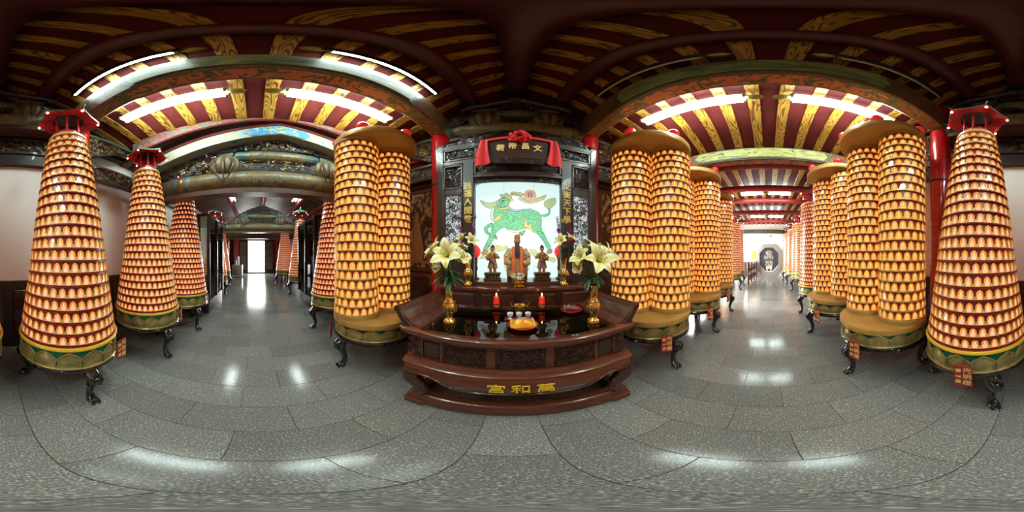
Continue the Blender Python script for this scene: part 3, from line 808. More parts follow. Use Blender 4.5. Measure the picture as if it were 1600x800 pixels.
# ================================================================ LANTERN TOWERS
def niche_template(w, h, pitch, pane, card, full=True):
    mb = MB()
    half = [(-.5, 0), (-.5, .52), (-.44, .72), (-.27, .89), (0, 1.0)]
    out = half + [(-x, z) for x, z in half[-2::-1]]
    O = [(x * w, z * h) for x, z in out]
    I = [(x * w * .84, .045 * h + z * h * .89) for x, z in out]
    n = len(O)
    if full:
        mb.add([(x, .0, z) for x, z in O] + [(x, .012, z) for x, z in O], [(i, n + i, n + i + 1, i + 1) for i in range(n - 1)], 'niche_gold')
        mb.add([(x, .012, z) for x, z in O] + [(x, .013, z) for x, z in I], [(i, n + i, n + (i + 1) % n, (i + 1) % n) for i in range(n)], 'niche_gold')
        mb.add([(x, .013, z) for x, z in I] + [(x, .005, z) for x, z in I], [(i, n + i, n + (i + 1) % n, (i + 1) % n) for i in range(n)], 'niche_gold')
        mb.add([(x, .005, z) for x, z in I], [tuple(range(n))[::-1]], pane)
        mb.add([(-.30 * w, .007, .06 * h), (.30 * w, .007, .06 * h), (.30 * w, .007, .47 * h), (-.30 * w, .007, .47 * h)], [(3, 2, 1, 0)], card)
        b = [(-.13, .50), (.13, .50), (.09, .60), (.05, .64), (.06, .72), (0, .79), (-.06, .72), (-.05, .64), (-.09, .60)]
        mb.add([(x * w, .0075, z * h) for x, z in b], [tuple(range(len(b)))[::-1]], 'buddha')
        x0 = pitch / 2
        mb.box(x0 - .009, x0 + .009, 0, .013, 0, .018, 'niche_gold')
        mb.box(x0 - .005, x0 + .005, 0, .011, .018, .025, 'niche_gold')
    else:
        mb.add([(x, .009, z) for x, z in O], [tuple(range(n))[::-1]], 'niche_gold')
        mb.add([(x, .011, z) for x, z in I], [tuple(range(n))[::-1]], pane)
        mb.add([(-.30 * w, .012, .06 * h), (.30 * w, .012, .06 * h), (.30 * w, .012, .47 * h), (-.30 * w, .012, .47 * h)], [(3, 2, 1, 0)], card)
        x0 = pitch / 2
        mb.add([(x0 - .009, .011, 0), (x0 + .009, .011, 0), (x0 + .009, .011, .02), (x0 - .009, .011, .02)], [(3, 2, 1, 0)], 'niche_gold')
    return mb
CONE_P, TWIN_P = .0640, .0755
T_CONE = niche_template(.0495, .072, CONE_P, 'pane_cone', 'card_cone'); T_CONE_L = niche_template(.0495, .072, CONE_P, 'pane_cone', 'card_cone', False)
T_TWIN = niche_template(.064, .083, TWIN_P, 'pane_twin', 'card_twin'); T_TWIN_L = niche_template(.064, .083, TWIN_P, 'pane_twin', 'card_twin', False)
ME_CONE = T_CONE.mesh('niche'); ME_TWIN = T_TWIN.mesh('niche')
CZ0, CZ1, CR0, CR1, CROWS = .715, 2.64, .418, .168, 21
def cone_r(z, st=False):
    t = (z - CZ0) / (CZ1 - CZ0)
    return .405 - .03 * t if st else CR0 + (CR1 - CR0) * t
def cone_slots(st=False):
    out = []; th = math.atan2(.03 if st else CR0 - CR1, CZ1 - CZ0)
    for k in range(CROWS):
        z = CZ0 + .022 + (CZ1 - CZ0 - .03) / CROWS * k; r = cone_r(z, st) + .002
        n = round(2 * PI * r / CONE_P)
        for i in range(n):
            a = 2 * PI * (i + (k % 2) * .5) / n
            out.append(Matrix.Translation((r * math.cos(a), r * math.sin(a), z)) @ Matrix.Rotation(a - PI / 2, 4, 'Z') @ Matrix.Rotation(th, 4, 'X'))
    return out
TZ0, TZ1, TR, TROWS = .755, 2.84, .240, 21
def twin_slots():
    out = []; n = 20
    for k in range(TROWS):
        z = TZ0 + .012 + (TZ1 - TZ0 - .02) / TROWS * k; r = TR + .003
        for i in range(n):
            a = 2 * PI * (i + (k % 2) * .5) / n
            out.append(Matrix.Translation((r * math.cos(a), r * math.sin(a), z)) @ Matrix.Rotation(a - PI / 2, 4, 'Z'))
    return out
def field(tmpl, mats):
    V = np.array(tmpl.v); F = tmpl.f; nv = len(V)
    allv = []; allf = []; allm = []
    for i, M in enumerate(mats):
        A = np.array(M); allv.append(V @ A[:3, :3].T + A[:3, 3])
        o = i * nv; allf.extend(tuple(j + o for j in f) for f in F); allm.extend(tmpl.m)
    mb = MB(); mb.v = [tuple(p) for p in np.concatenate(allv).tolist()]; mb.f = allf; mb.m = allm
    return mb.mesh('niche_field')
def pick(slots, base, limit):
    """slots (local to a frame at matrix base) facing the aisle where one stands, largest first"""
    sc = []
    for i, M in enumerate(slots):
        W_ = base @ M; p = W_.translation; nrm = W_.to_3x3() @ Vector((0, 1, 0)); d = Vector((0, 0, CAMZ)) - p
        c = nrm.dot(d.normalized())
        if c > .12: sc.append((-c / d.length_squared, i))
    sc.sort(); return [i for _, i in sc[:limit]]
SL_C, SL_T, SL_S = cone_slots(), twin_slots(), cone_slots(True)

# shared meshes
def cone_body(st=False):
    CR = lambda z: cone_r(z, st)
    pr = []
    for k in range(CROWS):
        z = CZ0 + (CZ1 - CZ0) / CROWS * k
        pr += [(CR(z) + .016, z, 'tower_red'), (CR(z) + .016, z + .010, 'tower_red'), (CR(z + .013), z + .013, 'tower_red'), (CR(z + (CZ1 - CZ0) / CROWS), z + (CZ1 - CZ0) / CROWS - .001, 'tower_red')]
    pr.append((CR(CZ1), CZ1))
    return MB().lathe(pr, 48, 'tower_red').mesh('body', 30)
def twin_body():
    pr = []
    for k in range(TROWS):
        z = TZ0 + (TZ1 - TZ0) / TROWS * k
        pr += [(TR + .014, z, 'niche_gold'), (TR + .014, z + .008, 'niche_gold'), (TR, z + .011, 'tower_red'), (TR, z + (TZ1 - TZ0) / TROWS - .001, 'tower_red')]
    pr.append((TR, TZ1))
    return MB().lathe(pr, 40, 'tower_red').mesh('body', 30)
def petal_mesh(R0, z0, z1, n):
    mb = MB(); g = []
    w = 2 * PI / n * .56
    for j in range(7):
        t = j / 6; row = []
        for i in range(7):
            u = (i / 6 - .5) * 2
            hw = w * (1 - max(0, (t - .35) / .65) ** 2.2) + .002
            a = u * hw; r = R0 + .018 * (1 - u * u) * math.sin(PI * min(1, t * 1.15)) + .006 + .012 * t * (abs(u) > .9)
            row.append((r * math.cos(a), r * math.sin(a), z0 + (z1 - z0) * t))
        g.append(row)
    return mb.sheet(g, 'lotus_gold').mesh('lotus_petal', 60)
def rim_mesh(R0, z0, z1, n):
    """raised light edge of a petal"""
    w = 2 * PI / n * .56; pts = []
    for s in (-1, 1):
        for j in (range(0, 7) if s < 0 else range(6, -1, -1)):
            t = j / 6; hw = w * (1 - max(0, (t - .35) / .65) ** 2.2) + .002; a = s * hw
            r = R0 + .018
            pts.append((r * math.cos(a), r * math.sin(a), z0 + (z1 - z0) * t))
    return MB().tube(pts, .0055, 5, 'lotus_gold', cap=False).mesh('petal_rim', 60)
def leg_mesh(rr):
    mb = MB()
    mb.tube([(rr - .06, 0, .45), (rr - .02, 0, .42), (rr + .025, 0, .37), (rr + .03, 0, .31), (rr + .005, 0, .23), (rr - .02, 0, .15), (rr - .01, 0, .08), (rr + .015, 0, .045), (rr + .04, 0, .03)],
            [.05, .062, .062, .05, .036, .030, .034, .042, .026], 12, 'black_lacquer')
    mb.ball((rr + .02, 0, .035), (.052, .048, .035), 'black_lacquer', 12, 6)
    for s in (-1, 1):
        mb.tube([(rr + .05, s * .035, .41), (rr + .09, s * .03, .37), (rr + .085, s * .02, .31), (rr + .05, s * .03, .28), (rr + .03, s * .05, .31)], .014, 6, 'black_lacquer')
        mb.tube([(rr + .04, s * .022, .06), (rr + .065, s * .024, .04), (rr + .07, s * .024, .012)], .014, 6, 'black_lacquer')
    mb.ball((rr + .075, 0, .36), (.028, .03, .035), 'black_lacquer', 8, 6)
    return mb.mesh('leg', 60)
def roof_meshes():
    r, z = .285, 2.965
    und = MB(); top = MB(); ribs = MB()
    P = [(r * math.cos(i * PI / 3), r * math.sin(i * PI / 3), z + .02) for i in range(6)]
    Q = [(r * .985 * math.cos((i + .5) * PI / 3) * math.cos(PI / 6) * 1.0, r * .985 * math.sin((i + .5) * PI / 3) * math.cos(PI / 6), z) for i in range(6)]
    E = []
    for i in range(6): E += [P[i], Q[i]]
    I = [(.15 * math.cos(i * PI / 6), .15 * math.sin(i * PI / 6), z + .04) for i in range(12)]
    K = [(.14 * math.cos(i * PI / 6), .14 * math.sin(i * PI / 6), z + .075) for i in range(12)]
    und.add(E + I, [(i, (i + 1) % 12, 12 + (i + 1) % 12, 12 + i) for i in range(12)], 'roof_red')
    und.add(I + K, [(i, (i + 1) % 12, 12 + (i + 1) % 12, 12 + i) for i in range(12)] + [tuple(range(12, 24))], 'carve_dark')  # dark recess and cap put the shade inside the roof into the colour
    U = [(x, y, q + .022) for x, y, q in E]; J = [(.10 * math.cos(i * PI / 6), .10 * math.sin(i * PI / 6), z + .11) for i in range(12)]
    top.add(E + U, [(i, 12 + i, 12 + (i + 1) % 12, (i + 1) % 12) for i in range(12)], 'roof_green')
    top.add(U + J + [(0, 0, z + .20)], [(i, 12 + i, 12 + (i + 1) % 12, (i + 1) % 12) for i in range(12)] + [(12 + i, 24, 12 + (i + 1) % 12) for i in range(12)], 'roof_green')
    top.lathe([(.012, z + .18), (.03, z + .21), (.022, z + .24), (.004, z + .28)], 10, 'gold')
    for i in range(6):
        a = i * PI / 3
        top.tube([(.09 * math.cos(a), .09 * math.sin(a), z + .13), (.2 * math.cos(a), .2 * math.sin(a), z + .075), (.28 * math.cos(a), .28 * math.sin(a), z + .05), (.315 * math.cos(a), .315 * math.sin(a), z + .075)], [.012, .012, .01, .004], 6, 'roof_green')
        p, q = Vector(P[i]), Vector(P[(i + 1) % 6])
        for k in range(9):
            t = (k + .5) / 9; e = p.lerp(q, t); e.z = z + .004 + .02 * abs(2 * t - 1)
            c = e.copy(); c.x *= .55; c.y *= .55; c.z = z + .038
            ribs.tube([tuple(e), tuple(c)], .005, 4, 'roof_red')
    return und.mesh('roof_underside'), top.mesh('roof_cover', 40), ribs.mesh('eave_ribs')
LEG_C, LEG_T = leg_mesh(.40), leg_mesh(.44)
BODY_C, BODY_T, BODY_S = cone_body(), twin_body(), cone_body(True)
ROOF_U, ROOF_T, ROOF_R = roof_meshes()
PET_C, RIM_C = petal_mesh(.415, .505, .668, 16), rim_mesh(.415, .505, .668, 16)
PET_T, RIM_T = petal_mesh(.462, .500, .640, 16), rim_mesh(.462, .500, .640, 16)
BASE_C = MB().lathe([(.36, .50), (.415, .505), (.43, .56), (.42, .62), (.425, .68), (.40, .69)], 48, 'lotus_green').mesh('lotus_base', 40)
BASE_T = MB().lathe([(.40, .495), (.462, .50), (.475, .55), (.46, .60), (.455, .645), (.44, .65)], 48, 'lotus_green').mesh('lotus_base', 40)
RIM1_C = MB().lathe([(.41, .492), (.438, .495), (.445, .505), (.438, .515), (.415, .517)], 48, 'lotus_gold', cap=False).mesh('base_bead', 40)
RIM1_T = MB().lathe([(.45, .487), (.483, .49), (.49, .50), (.483, .51), (.46, .512)], 48, 'lotus_gold', cap=False).mesh('base_bead', 40)
STAND_C = MB().lathe([(.33, .445), (.42, .445), (.44, .455), (.44, .475), (.425, .492), (.33, .492)], 48, 'black_lacquer').mesh('stand_ring', 40)
STAND_T = MB().lathe([(.38, .43), (.47, .43), (.49, .44), (.49, .465), (.475, .487), (.38, .487)], 48, 'black_lacquer').mesh('stand_ring', 40)
YR = MB().lathe([(.40, .682), (.440, .682), (.447, .69), (.447, .706), (.440, .715), (.40, .717)], 48, 'ring_yellow').mesh('yellow_ring', 40)
PLATE = MB().lathe([(.455, .642), (.497, .645), (.502, .65), (.502, .700), (.497, .708), (.20, .709)], 64, 'plate_gold').mesh('base_plate', 40)
TOPP = MB().lathe([(.485, 2.868), (.502, 2.87), (.506, 2.88), (.506, 2.945), (.50, 2.955)], 64, 'plate_gold').mesh('top_plate', 40)
COLL = MB().lathe([(.262, .709), (.262, .748), (.25, .754)], 40, 'plate_gold').mesh('foot_collar', 40)
COLH = MB().lathe([(.25, 2.835), (.262, 2.84), (.262, 2.868)], 40, 'plate_gold').mesh('head_collar', 40)
CAPC = MB().lathe([(.170, 2.64, 'ring_yellow'), (.178, 2.645, 'ring_yellow'), (.178, 2.662, 'silver'), (.172, 2.665, 'silver'), (.165, 2.69, 'silver'), (.12, 2.692, 'silver')], 36, 'silver').mesh('collar', 40)
CROWN = MB().lathe([(.120, 2.692), (.128, 2.70), (.118, 2.76), (.122, 2.765), (.11, 2.77)], 24, 'roof_red', lobes=12, amp=.08).mesh('crown_band', 40)
POST = MB().lathe([(.011, 2.76), (.009, 2.86), (.011, 3.0)], 8, 'roof_red').mesh('roof_post', 40)
BULB = MB().ball((0, 0, 0), (.013, .013, .016), 'bulb', 8, 6).mesh('bulb', 60)
BALL = MB().ball((0, 0, .055), (.066, .066, .064), 'ball_red', 16, 10).mesh('red_ball', 60)
TAGM = MB().bev(-.058, .058, -.004, .004, -.11, .11, .002, 'tag_red').mesh('number_tag')
FLD = {}
def number_tag(t, ang, rad, z, num, face):
    d = (math.cos(ang), math.sin(ang))
    tg = part('number_tag', TAGM, t, loc=(rad * d[0], rad * d[1], z), rot=(0, 0, face + PI / 2), label='red number tag with gold characters')
    for s, x, z0, sz in (('光', .026, .066, .058), ('明', .026, 0, .058), ('燈', .026, -.066, .058), ('第', -.030, .058, .040), (num, -.030, 0, .040), ('臺', -.030, -.058, .040)):
        if s == '-': continue
        me = text_mesh(s, sz, 'tag_gold', .0015, .001)
        put('lettering', me, tg, (x, -.005, z0), stand())
    put('wire', MB().tube([(0, .004, .10), (0, .02, .15), (0, .05, .17)], .003, 5, 'wire').mesh('wire'), tg)
def lotus(t, C, near):
    a, b, pm, rm = (BASE_C, RIM1_C, PET_C, RIM_C) if C else (BASE_T, RIM1_T, PET_T, RIM_T)
    bs = part('lotus_base', a, t); part('base_bead', b, t)
    part('stand_ring', STAND_C if C else STAND_T, t)
    for i in range(16):
        p = part('lotus_petal', pm, bs, rot=(0, 0, i * PI / 8))
        if near: part('petal_rim', rm, bs, rot=(0, 0, i * PI / 8))
def cone_tower(label, x, y, leg, num, tag_ang, limit=0, face=None, st=False):
    t = thing('column_lantern_tower' if st else 'cone_lantern_tower', label, 'lantern tower', (x, y, 0), 0, 'straight pagoda lantern towers' if st else 'cone shaped lantern towers')
    bd = part('body', BODY_S if st else BODY_C, t)
    if limit:
        base = Matrix.Translation((x, y, 0)); idx = pick(SL_C, base, limit); S = set(idx)
        for i in idx: put('niche', ME_CONE, bd, M=SL_C[i])
        part('niche_field', field(T_CONE_L, [m for i, m in enumerate(SL_C) if i not in S]), bd, kind='stuff')
    else:
        k_ = 's' if st else 'c'
        if k_ not in FLD: FLD[k_] = field(T_CONE_L, SL_S if st else SL_C)
        part('niche_field', FLD[k_], bd, kind='stuff')
    part('yellow_ring', YR, t); lotus(t, True, limit > 0)
    for k in range(3): part('leg', LEG_C, t, rot=(0, 0, leg + k * 2 * PI / 3))
    cl = part('collar', CAPC, t); part('crown_band', CROWN, cl)
    rf = part('roof', ROOF_T, t, rot=(0, 0, leg))
    if st: rf.scale = (1.5, 1.5, 1); cl.scale = (2.2, 2.2, 1)
    part('roof_underside', ROOF_U, rf); part('eave_ribs', ROOF_R, rf)
    for k in range(6):
        a = k * PI / 3
        part('bulb', BULB, rf, loc=(.275 * math.cos(a), .275 * math.sin(a), 2.955))
        part('roof_post', POST, rf, loc=(.11 * math.cos(a + PI / 6), .11 * math.sin(a + PI / 6), 0))
    if num: number_tag(t, tag_ang, .485, .50, num, tag_ang if face is None else face)
    return t
def twin_tower(label, x, y, axis, leg, num, tag_ang, limit=0, face=None):
    t = thing('twin_lantern_tower', label, 'lantern tower', (x, y, 0), 0, 'twin column lantern towers')
    cols = [Matrix.Translation((s * .252 * math.cos(axis), s * .252 * math.sin(axis), 0)) for s in (1, -1)]
    allw = []
    for c, M in enumerate(cols):
        allw += [(c, m) for m in SL_T]
    sel = set()
    if limit:
        base = Matrix.Translation((x, y, 0))
        sel = set(pick([cols[c] @ m for c, m in allw], base, limit))
    for c, M in enumerate(cols):
        co = part('column', BODY_T, t, M=M)
        part('foot_collar', COLL, co); part('head_collar', COLH, co)
        off = c * len(SL_T)
        if limit:
            for i, m in enumerate(SL_T):
                if i + off in sel: put('niche', ME_TWIN, co, M=m)
            part('niche_field', field(T_TWIN_L, [m for i, m in enumerate(SL_T) if i + off not in sel]), co, kind='stuff')
        else:
            if 't' not in FLD: FLD['t'] = field(T_TWIN_L, SL_T)
            part('niche_field', FLD['t'], co, kind='stuff')
    for k in range(6):
        a = k * PI / 3 + R({-1.50: 3, 1.573: 13, 1.445: 12}.get(x, 17 if y > 0 else 40)); part('red_ball', BALL, t, loc=(.455 * math.cos(a), .455 * math.sin(a), 2.955))
    part('base_plate', PLATE, t); part('top_plate', TOPP, t); lotus(t, False, limit > 0)
    for k in range(3): part('leg', LEG_T, t, rot=(0, 0, leg + k * 2 * PI / 3))
    if num: number_tag(t, tag_ang, .535, .45, num, tag_ang if face is None else face)
    return t
cone_tower('large cone lantern tower before the white wall, next to tower 46', -.61, -1.375, R(90), '47', R(135), 300, R(97))
cone_tower('large cone lantern tower numbered 46, beside the red pillar', .42, -1.40, R(122), '46', R(97), 300)
cone_tower('cone lantern tower second from the white wall gap, beside the great truss', -1.80, -1.42, R(74), '-', R(132), 300, R(97))
cone_tower('cone lantern tower under the great truss, beside the glass case on the wall side', -2.90, -1.36, R(60), '-', R(128), 0, R(95))
cone_tower('cone lantern tower under the great truss, left of the altar twin tower', -2.76, 1.44, R(-92), '', 0)
cone_tower('far cone lantern tower beyond the glass case, wall side', -5.75, -1.47, R(75), '', 0)
cone_tower('farthest cone lantern tower of the doorway hall, wall side, near steel cart', -7.45, -1.62, R(85), '', 0)
cone_tower('far cone lantern tower beyond the glass case, altar side', -5.7, 1.60, R(-90), '', 0)
cone_tower('farthest cone lantern tower of the doorway hall, altar side', -7.95, 1.42, R(-90), '', 0)
cone_tower('straight lantern tower right behind the wall-side twin towers', 3.85, -1.18, R(100), '', 0, st=True)
cone_tower('straight lantern tower in the far aisle, wall side, farthest from the octagonal window', 6.5, -1.36, R(95), '', 0, st=True)
cone_tower('straight lantern tower in the far aisle, wall side, second from octagonal window', 8.0, -1.33, R(95), '', 0, st=True)
cone_tower('straight lantern tower in the far aisle, wall side, closest to octagonal window', 9.4, -1.28, R(95), '', 0, st=True)
cone_tower('straight lantern tower in the far aisle, altar side, nearer one', 6.5, 1.52, R(-95), '', 0, st=True)
cone_tower('straight lantern tower in the far aisle, altar side, next to the wooden railing', 7.7, 1.56, R(-95), '', 0, st=True)
twin_tower('twin column lantern tower immediately left of the altar', -1.50, 1.34, R(81), R(-92), '-', R(240), 300, R(232))
twin_tower('twin column lantern tower immediately right of the altar, tag number 44', 1.573, 1.377, R(-48.8), R(-104), '44', R(238), 300)
twin_tower('twin column lantern tower numbered 54, next to tower 46', 1.445, -1.234, R(13), R(94), '54', R(111), 300)
twin_tower('second twin column lantern tower to the right of the altar', 2.72, 1.33, R(-50), R(-100), '-', R(235), 0, R(245))
twin_tower('third twin column lantern tower to the right of the altar', 3.88, 1.34, R(-50), R(-95), '-', R(237), 0, R(245))
twin_tower('second twin column lantern tower on the wall side, behind number 54', 2.66, -1.17, R(20), R(90), '-', R(125), 0, R(115))
# ================================================================ ALTAR
AX = .05
tb = thing('offering_table', 'carved dark wooden offering table with upswept ends in front of the altar', 'table', (AX, 0, 0))
def prof_bar(y_pts, x0, x1, m):
    """moulding: profile (y,z) swept along X"""
    return MB().prism(y_pts, x0, x1, m, 'YZ')
part('plinth_rail', prof_bar([(.925, .02), (.925, .10), (.94, .13), (.96, .14), (1.02, .14), (1.02, .02)], -.745, .745, 'rosewood_light'), tb, 40)
for s in (-1, 1):
    part('plinth_foot', MB().bev(min(s * .60, s * .765), max(s * .60, s * .765), .905, 1.05, 0, .075, .012, 'rosewood_light'), tb)
    part('side_rail', MB().bev(min(s * .66, s * .745), max(s * .66, s * .745), 1.02, 1.62, .02, .14, .01, 'rosewood'), tb)
    part('back_leg', MB().bev(min(s * .62, s * .72), max(s * .62, s * .72), 1.54, 1.62, 0, .80, .01, 'rosewood'), tb)
    lg = MB().tube([(s * .69, .965, .52), (s * .725, .945, .44), (s * .715, .94, .36), (s * .665, .955, .28), (s * .63, .96, .215), (s * .645, .955, .165), (s * .69, .955, .165)],
                   [.07, .075, .07, .055, .05, .045, .03], 12, 'rosewood')
    lg.ball((s * .655, .945, .20), (.045, .04, .05), 'rosewood', 12, 8)
    part('scroll_leg', lg, tb, 60)
def zbot(u):
    a = abs(u)
    if a < .42: return .375 + .012 * math.cos(a / .42 * PI)
    t = min(1, (a - .42) / .32)
    return .363 + .125 * (t * t * (3 - 2 * t))
g = []
for j in range(9):
    v = j / 8; row = []
    for i in range(41):
        u = -1 + i / 20; zb = zbot(u); z = zb + (.556 - zb) * v
        y = .955 - .085 * math.sin(PI * min(1, .18 + .62 * (z - .36) / .2 if z > .36 else .18))
        row.append((u * .735, y, z))
    g.append(row)
ap = MB().sheet(g, 'rosewood_light'); 
for i in range(40): pass
part('apron', ap, tb, 50)
part('apron_edge', MB().tube([(p[0], p[1] - .004, p[2]) for p in g[0]], .009, 6, 'rosewood', cap=True), tb, 60)
part('apron_back', MB().box(-.73, .73, .99, 1.0, .36, .56, 'rosewood'), tb)
part('waist_moulding', prof_bar([(.985, .552), (.885, .555), (.880, .566), (.895, .575), (.90, .588), (.925, .596), (.93, .606), (.985, .608)], -.755, .755, 'rosewood_light'), tb, 40)
part('carcass', MB().box(-.70, .70, .965, 1.60, .20 + .36, .81, 'rosewood'), tb)
for x0, x1 in ((-.725, -.63), (-.505, -.475), (-.205, -.145), (.145, .205), (.475, .505), (.63, .725)):
    part('stile', MB().bev(x0, x1, .945, .985, .605, .80, .006, 'rosewood_light'), tb)
part('rail', MB().bev(-.725, .725, .948, .98, .775, .81, .005, 'rosewood_light'), tb)
CARV['tp'] = carving(.27, .165, 260, 31, ['carve_gloss', 'carve_gloss', 'carve_brown', 'rosewood'], .012, size=.13).mesh('carving', 60)
for xc, w in ((-.34, .27), (0, .29), (.34, .27)):
    p = part('carved_panel', MB().box(-w / 2, w / 2, .957, .966, .608, .775, 'panel_wood'), tb, loc=(xc, 0, 0))
    part('carving', CARV['tp'], p, loc=(0, .958, .609), label='dense carved relief')
for s in (-1, 1):
    part('plain_panel', MB().bev(-.06, .06, .955, .966, .625, .765, .006, 'panel_wood'), tb, loc=(s * .567, 0, 0))
    part('corner_bracket', carving(.10, .17, 40, 33, ['carve_gloss', 'rosewood', 'carve_gloss'], .03, size=.14).mesh('carving', 60), tb, loc=(s * .685, .945, .612))
    wp = [(.60, .866), (.66, .872), (.72, .892), (.765, .925), (.80, .965), (.825, .995), (.855, 1.008), (.878, 1.0), (.882, .982), (.868, .972), (.85, .965), (.825, .93), (.79, .88), (.765, .85)]
    wpoly = [(s * a, b) for a, b in wp]
    part('upswept_end', MB().prism(wpoly, .955, 1.63, 'rosewood_light'), tb, 50)
    part('end_volute', MB().tube([(s * .862, .945, .985), (s * .862, 1.64, .985)], .026, 12, 'rosewood'), tb, 60)
    part('end_gable', MB().prism([(s * .70, .856), (s * .725, .885), (s * .775, .925), (s * .815, .985), (s * .85, 1.0), (s * .85, .96), (s * .80, .89), (s * .79, .85)], .93, .955, 'rosewood'), tb)
part('top', MB().bev(-.765, .765, .925, 1.64, .822, .866, .006, 'rosewood_light'), tb)
part('top_moulding', prof_bar([(.96, .800), (.925, .806), (.918, .818), (.900, .826), (.893, .842), (.897, .858), (.91, .866), (.96, .868)], -.765, .765, 'rosewood_light'), tb, 40)
for s in (-1, 1): part('corner_tip', MB().tube([(s * .74, .91, .845), (s * .765, .90, .855), (s * .785, .895, .875)], [.022, .018, .006], 8, 'rosewood_light'), tb, 60)
part('glass_sheet', MB().bev(-.64, .64, .925, 1.60, .867, .873, .001, 'table_glass'), tb, label='greenish glass sheet over the table top')
for s, x in (('宮', -.135), ('和', 0), ('萬', .135)):
    part('lettering', text_mesh(s, .088, 'petal_yellow', .004, .0003), tb, loc=(x, .866, .466), rot=(R(90) - .05, 0, 0), label='yellow character').scale = (1.3, 1, 1)

# rear altar cabinet
CX = .07
cb = thing('altar_cabinet', 'tall dark wooden altar cabinet behind the offering table', 'cabinet', (CX, 0, 0))
part('body', MB().box(-.86, .86, 1.69, 2.02, 0, 1.03, 'panel_wood'), cb)
part('shelf', MB().bev(-.90, .90, 1.66, 2.02, 1.03, 1.065, .006, 'rosewood_light'), cb)
part('shelf_step', MB().bev(-.52, .52, 1.84, 2.28, 1.065, 1.10, .005, 'rosewood_light'), cb)
part('platform', MB().box(-.52, .52, 2.02, 2.28, .9, 1.065, 'rosewood'), cb)
for x in (-.645, -.215, .215, .645):
    p = part('raised_panel', MB().bev(-.185, .185, 1.672, 1.692, .84, 1.00, .012, 'rosewood'), cb, loc=(x, 0, 0))
    part('bead', MB().tube([(-.165, 1.67, .86), (.165, 1.67, .86), (.165, 1.67, .98), (-.165, 1.67, .98), (-.165, 1.67, .86)], .005, 5, 'rosewood_light'), p)

# carved screen
sc_ = thing('altar_screen', 'black carved wooden altar screen with arched crest and gold couplets', 'screen', (CX, 1.90, 0))
SW = 'screen_wood'
part('crest_board', MB().prism([(-1.0, 3.02)] + [(-1.0 + 2.0 * i / 24, 3.04 + .21 * math.sin(PI * i / 24) ** .8 + .012 * math.cos(i * PI)) for i in range(25)] + [(1.0, 3.02)], .03, .06, 'carve_dark'), sc_)
part('crest_carving', carving(1.9, .24, 320, 41, ['carve_dark', 'carve_dark', 'carve_brown'], .03, clip=lambda x, z: z < .22 * math.cos(x / 1.0 * PI / 2) ** .8, size=.22), sc_, 60, loc=(0, .03, 3.03))
edge = [(-1.0 + 2.0 * i / 24, .02, 3.05 + .21 * math.sin(PI * i / 24) ** .8 + .012 * math.cos(i * PI)) for i in range(25)]
part('crest_edge', MB().tube(edge, .013, 6, 'screen_wood'), sc_, 60)
part('top_rail', MB().bev(-1.02, 1.02, 0, .08, 2.95, 3.03, .008, SW), sc_)
part('second_rail', MB().bev(-.96, .96, .005, .07, 2.67, 2.74, .008, SW), sc_)
CVD = ['carve_dark', 'carve_dark', 'carve_dark', 'carve_brown']
for s in (-1, 1):
    part('outer_stile', MB().bev(s * .965 - .045, s * .965 + .045, -.005, .08, 1.065, 3.06, .008, SW), sc_)
    part('stile_finial', MB().ball((s * .965, .03, 3.08), (.05, .04, .03), SW, 10, 6), sc_, 60)
    cs = part('couplet_stile', MB().bev(s * .595 - .07, s * .595 + .07, 0, .075, 1.065, 2.70, .008, SW), sc_)
    for i, ch in enumerate('昌運人間教' if s < 0 else '文衡天下學'):
        part('lettering', text_mesh(ch, .105, 'gold_paint', .006, .0015), cs, loc=(s * .595, -.004, 2.295 - i * .112), rot=stand(), label='gold couplet character')
    def cpan(x0, x1, z0, z1, n, seed, nm='carved_panel', back='void_dark', mats=CVD, sz=.2):
        f = MB()
        for a, b, c, d in ((x0, x1, z0, z0 + .018), (x0, x1, z1 - .018, z1), (x0, x0 + .018, z0, z1), (x1 - .018, x1, z0, z1)): f.box(a, b, .0, .03, c, d, 'carve_brown')
        p = part(nm, f, sc_)
        part('backing', MB().box(x0, x1, .045, .055, z0, z1, back), p)
        part('carving', carving(x1 - x0 - .03, z1 - z0 - .03, n, seed, mats, .02, size=sz), p, 60, loc=((x0 + x1) / 2, .04, z0 + .015))
        return p
    a, b = sorted((s * .915, s * .50)); cpan(a, b, 2.74, 2.95, 110, 51 + s)
    a, b = sorted((s * .915, s * .67)); cpan(a, b, 2.29, 2.66, 110, 53 + s); cpan(a, b, 1.40, 2.21, 360, 55 + s, 'lattice_panel', 'lattice_light')
    part('cross_rail', MB().bev(a, b, .005, .07, 2.21, 2.29, .006, SW), sc_)
    part('lower_panel', MB().box(a, b, .02, .06, 1.065, 1.40, SW), sc_)
cpan(-.52, .52, 2.47, 2.67, 200, 61); cpan(-.50, .50, 2.74, 2.95, 120, 62)
part('header_rail', MB().bev(-.53, .53, .0, .07, 2.42, 2.47, .006, SW), sc_)
for s in (-1, 1):
    pr_ = lambda x, z: z > .16 * (1 - (abs(x) * 1.0) / .28) ** .5 if False else True
    part('spandrel', carving(.30, .17, 90, 63 + s, CVD, .02, clip=lambda x, z, s=s: z > .12 - .5 * max(0, s * x + .05), size=.16), sc_, 60, loc=(s * .38, .04, 2.26))
part('valance', MB().box(-.53, .53, .05, .07, 2.36, 2.42, 'screen_wood'), sc_)

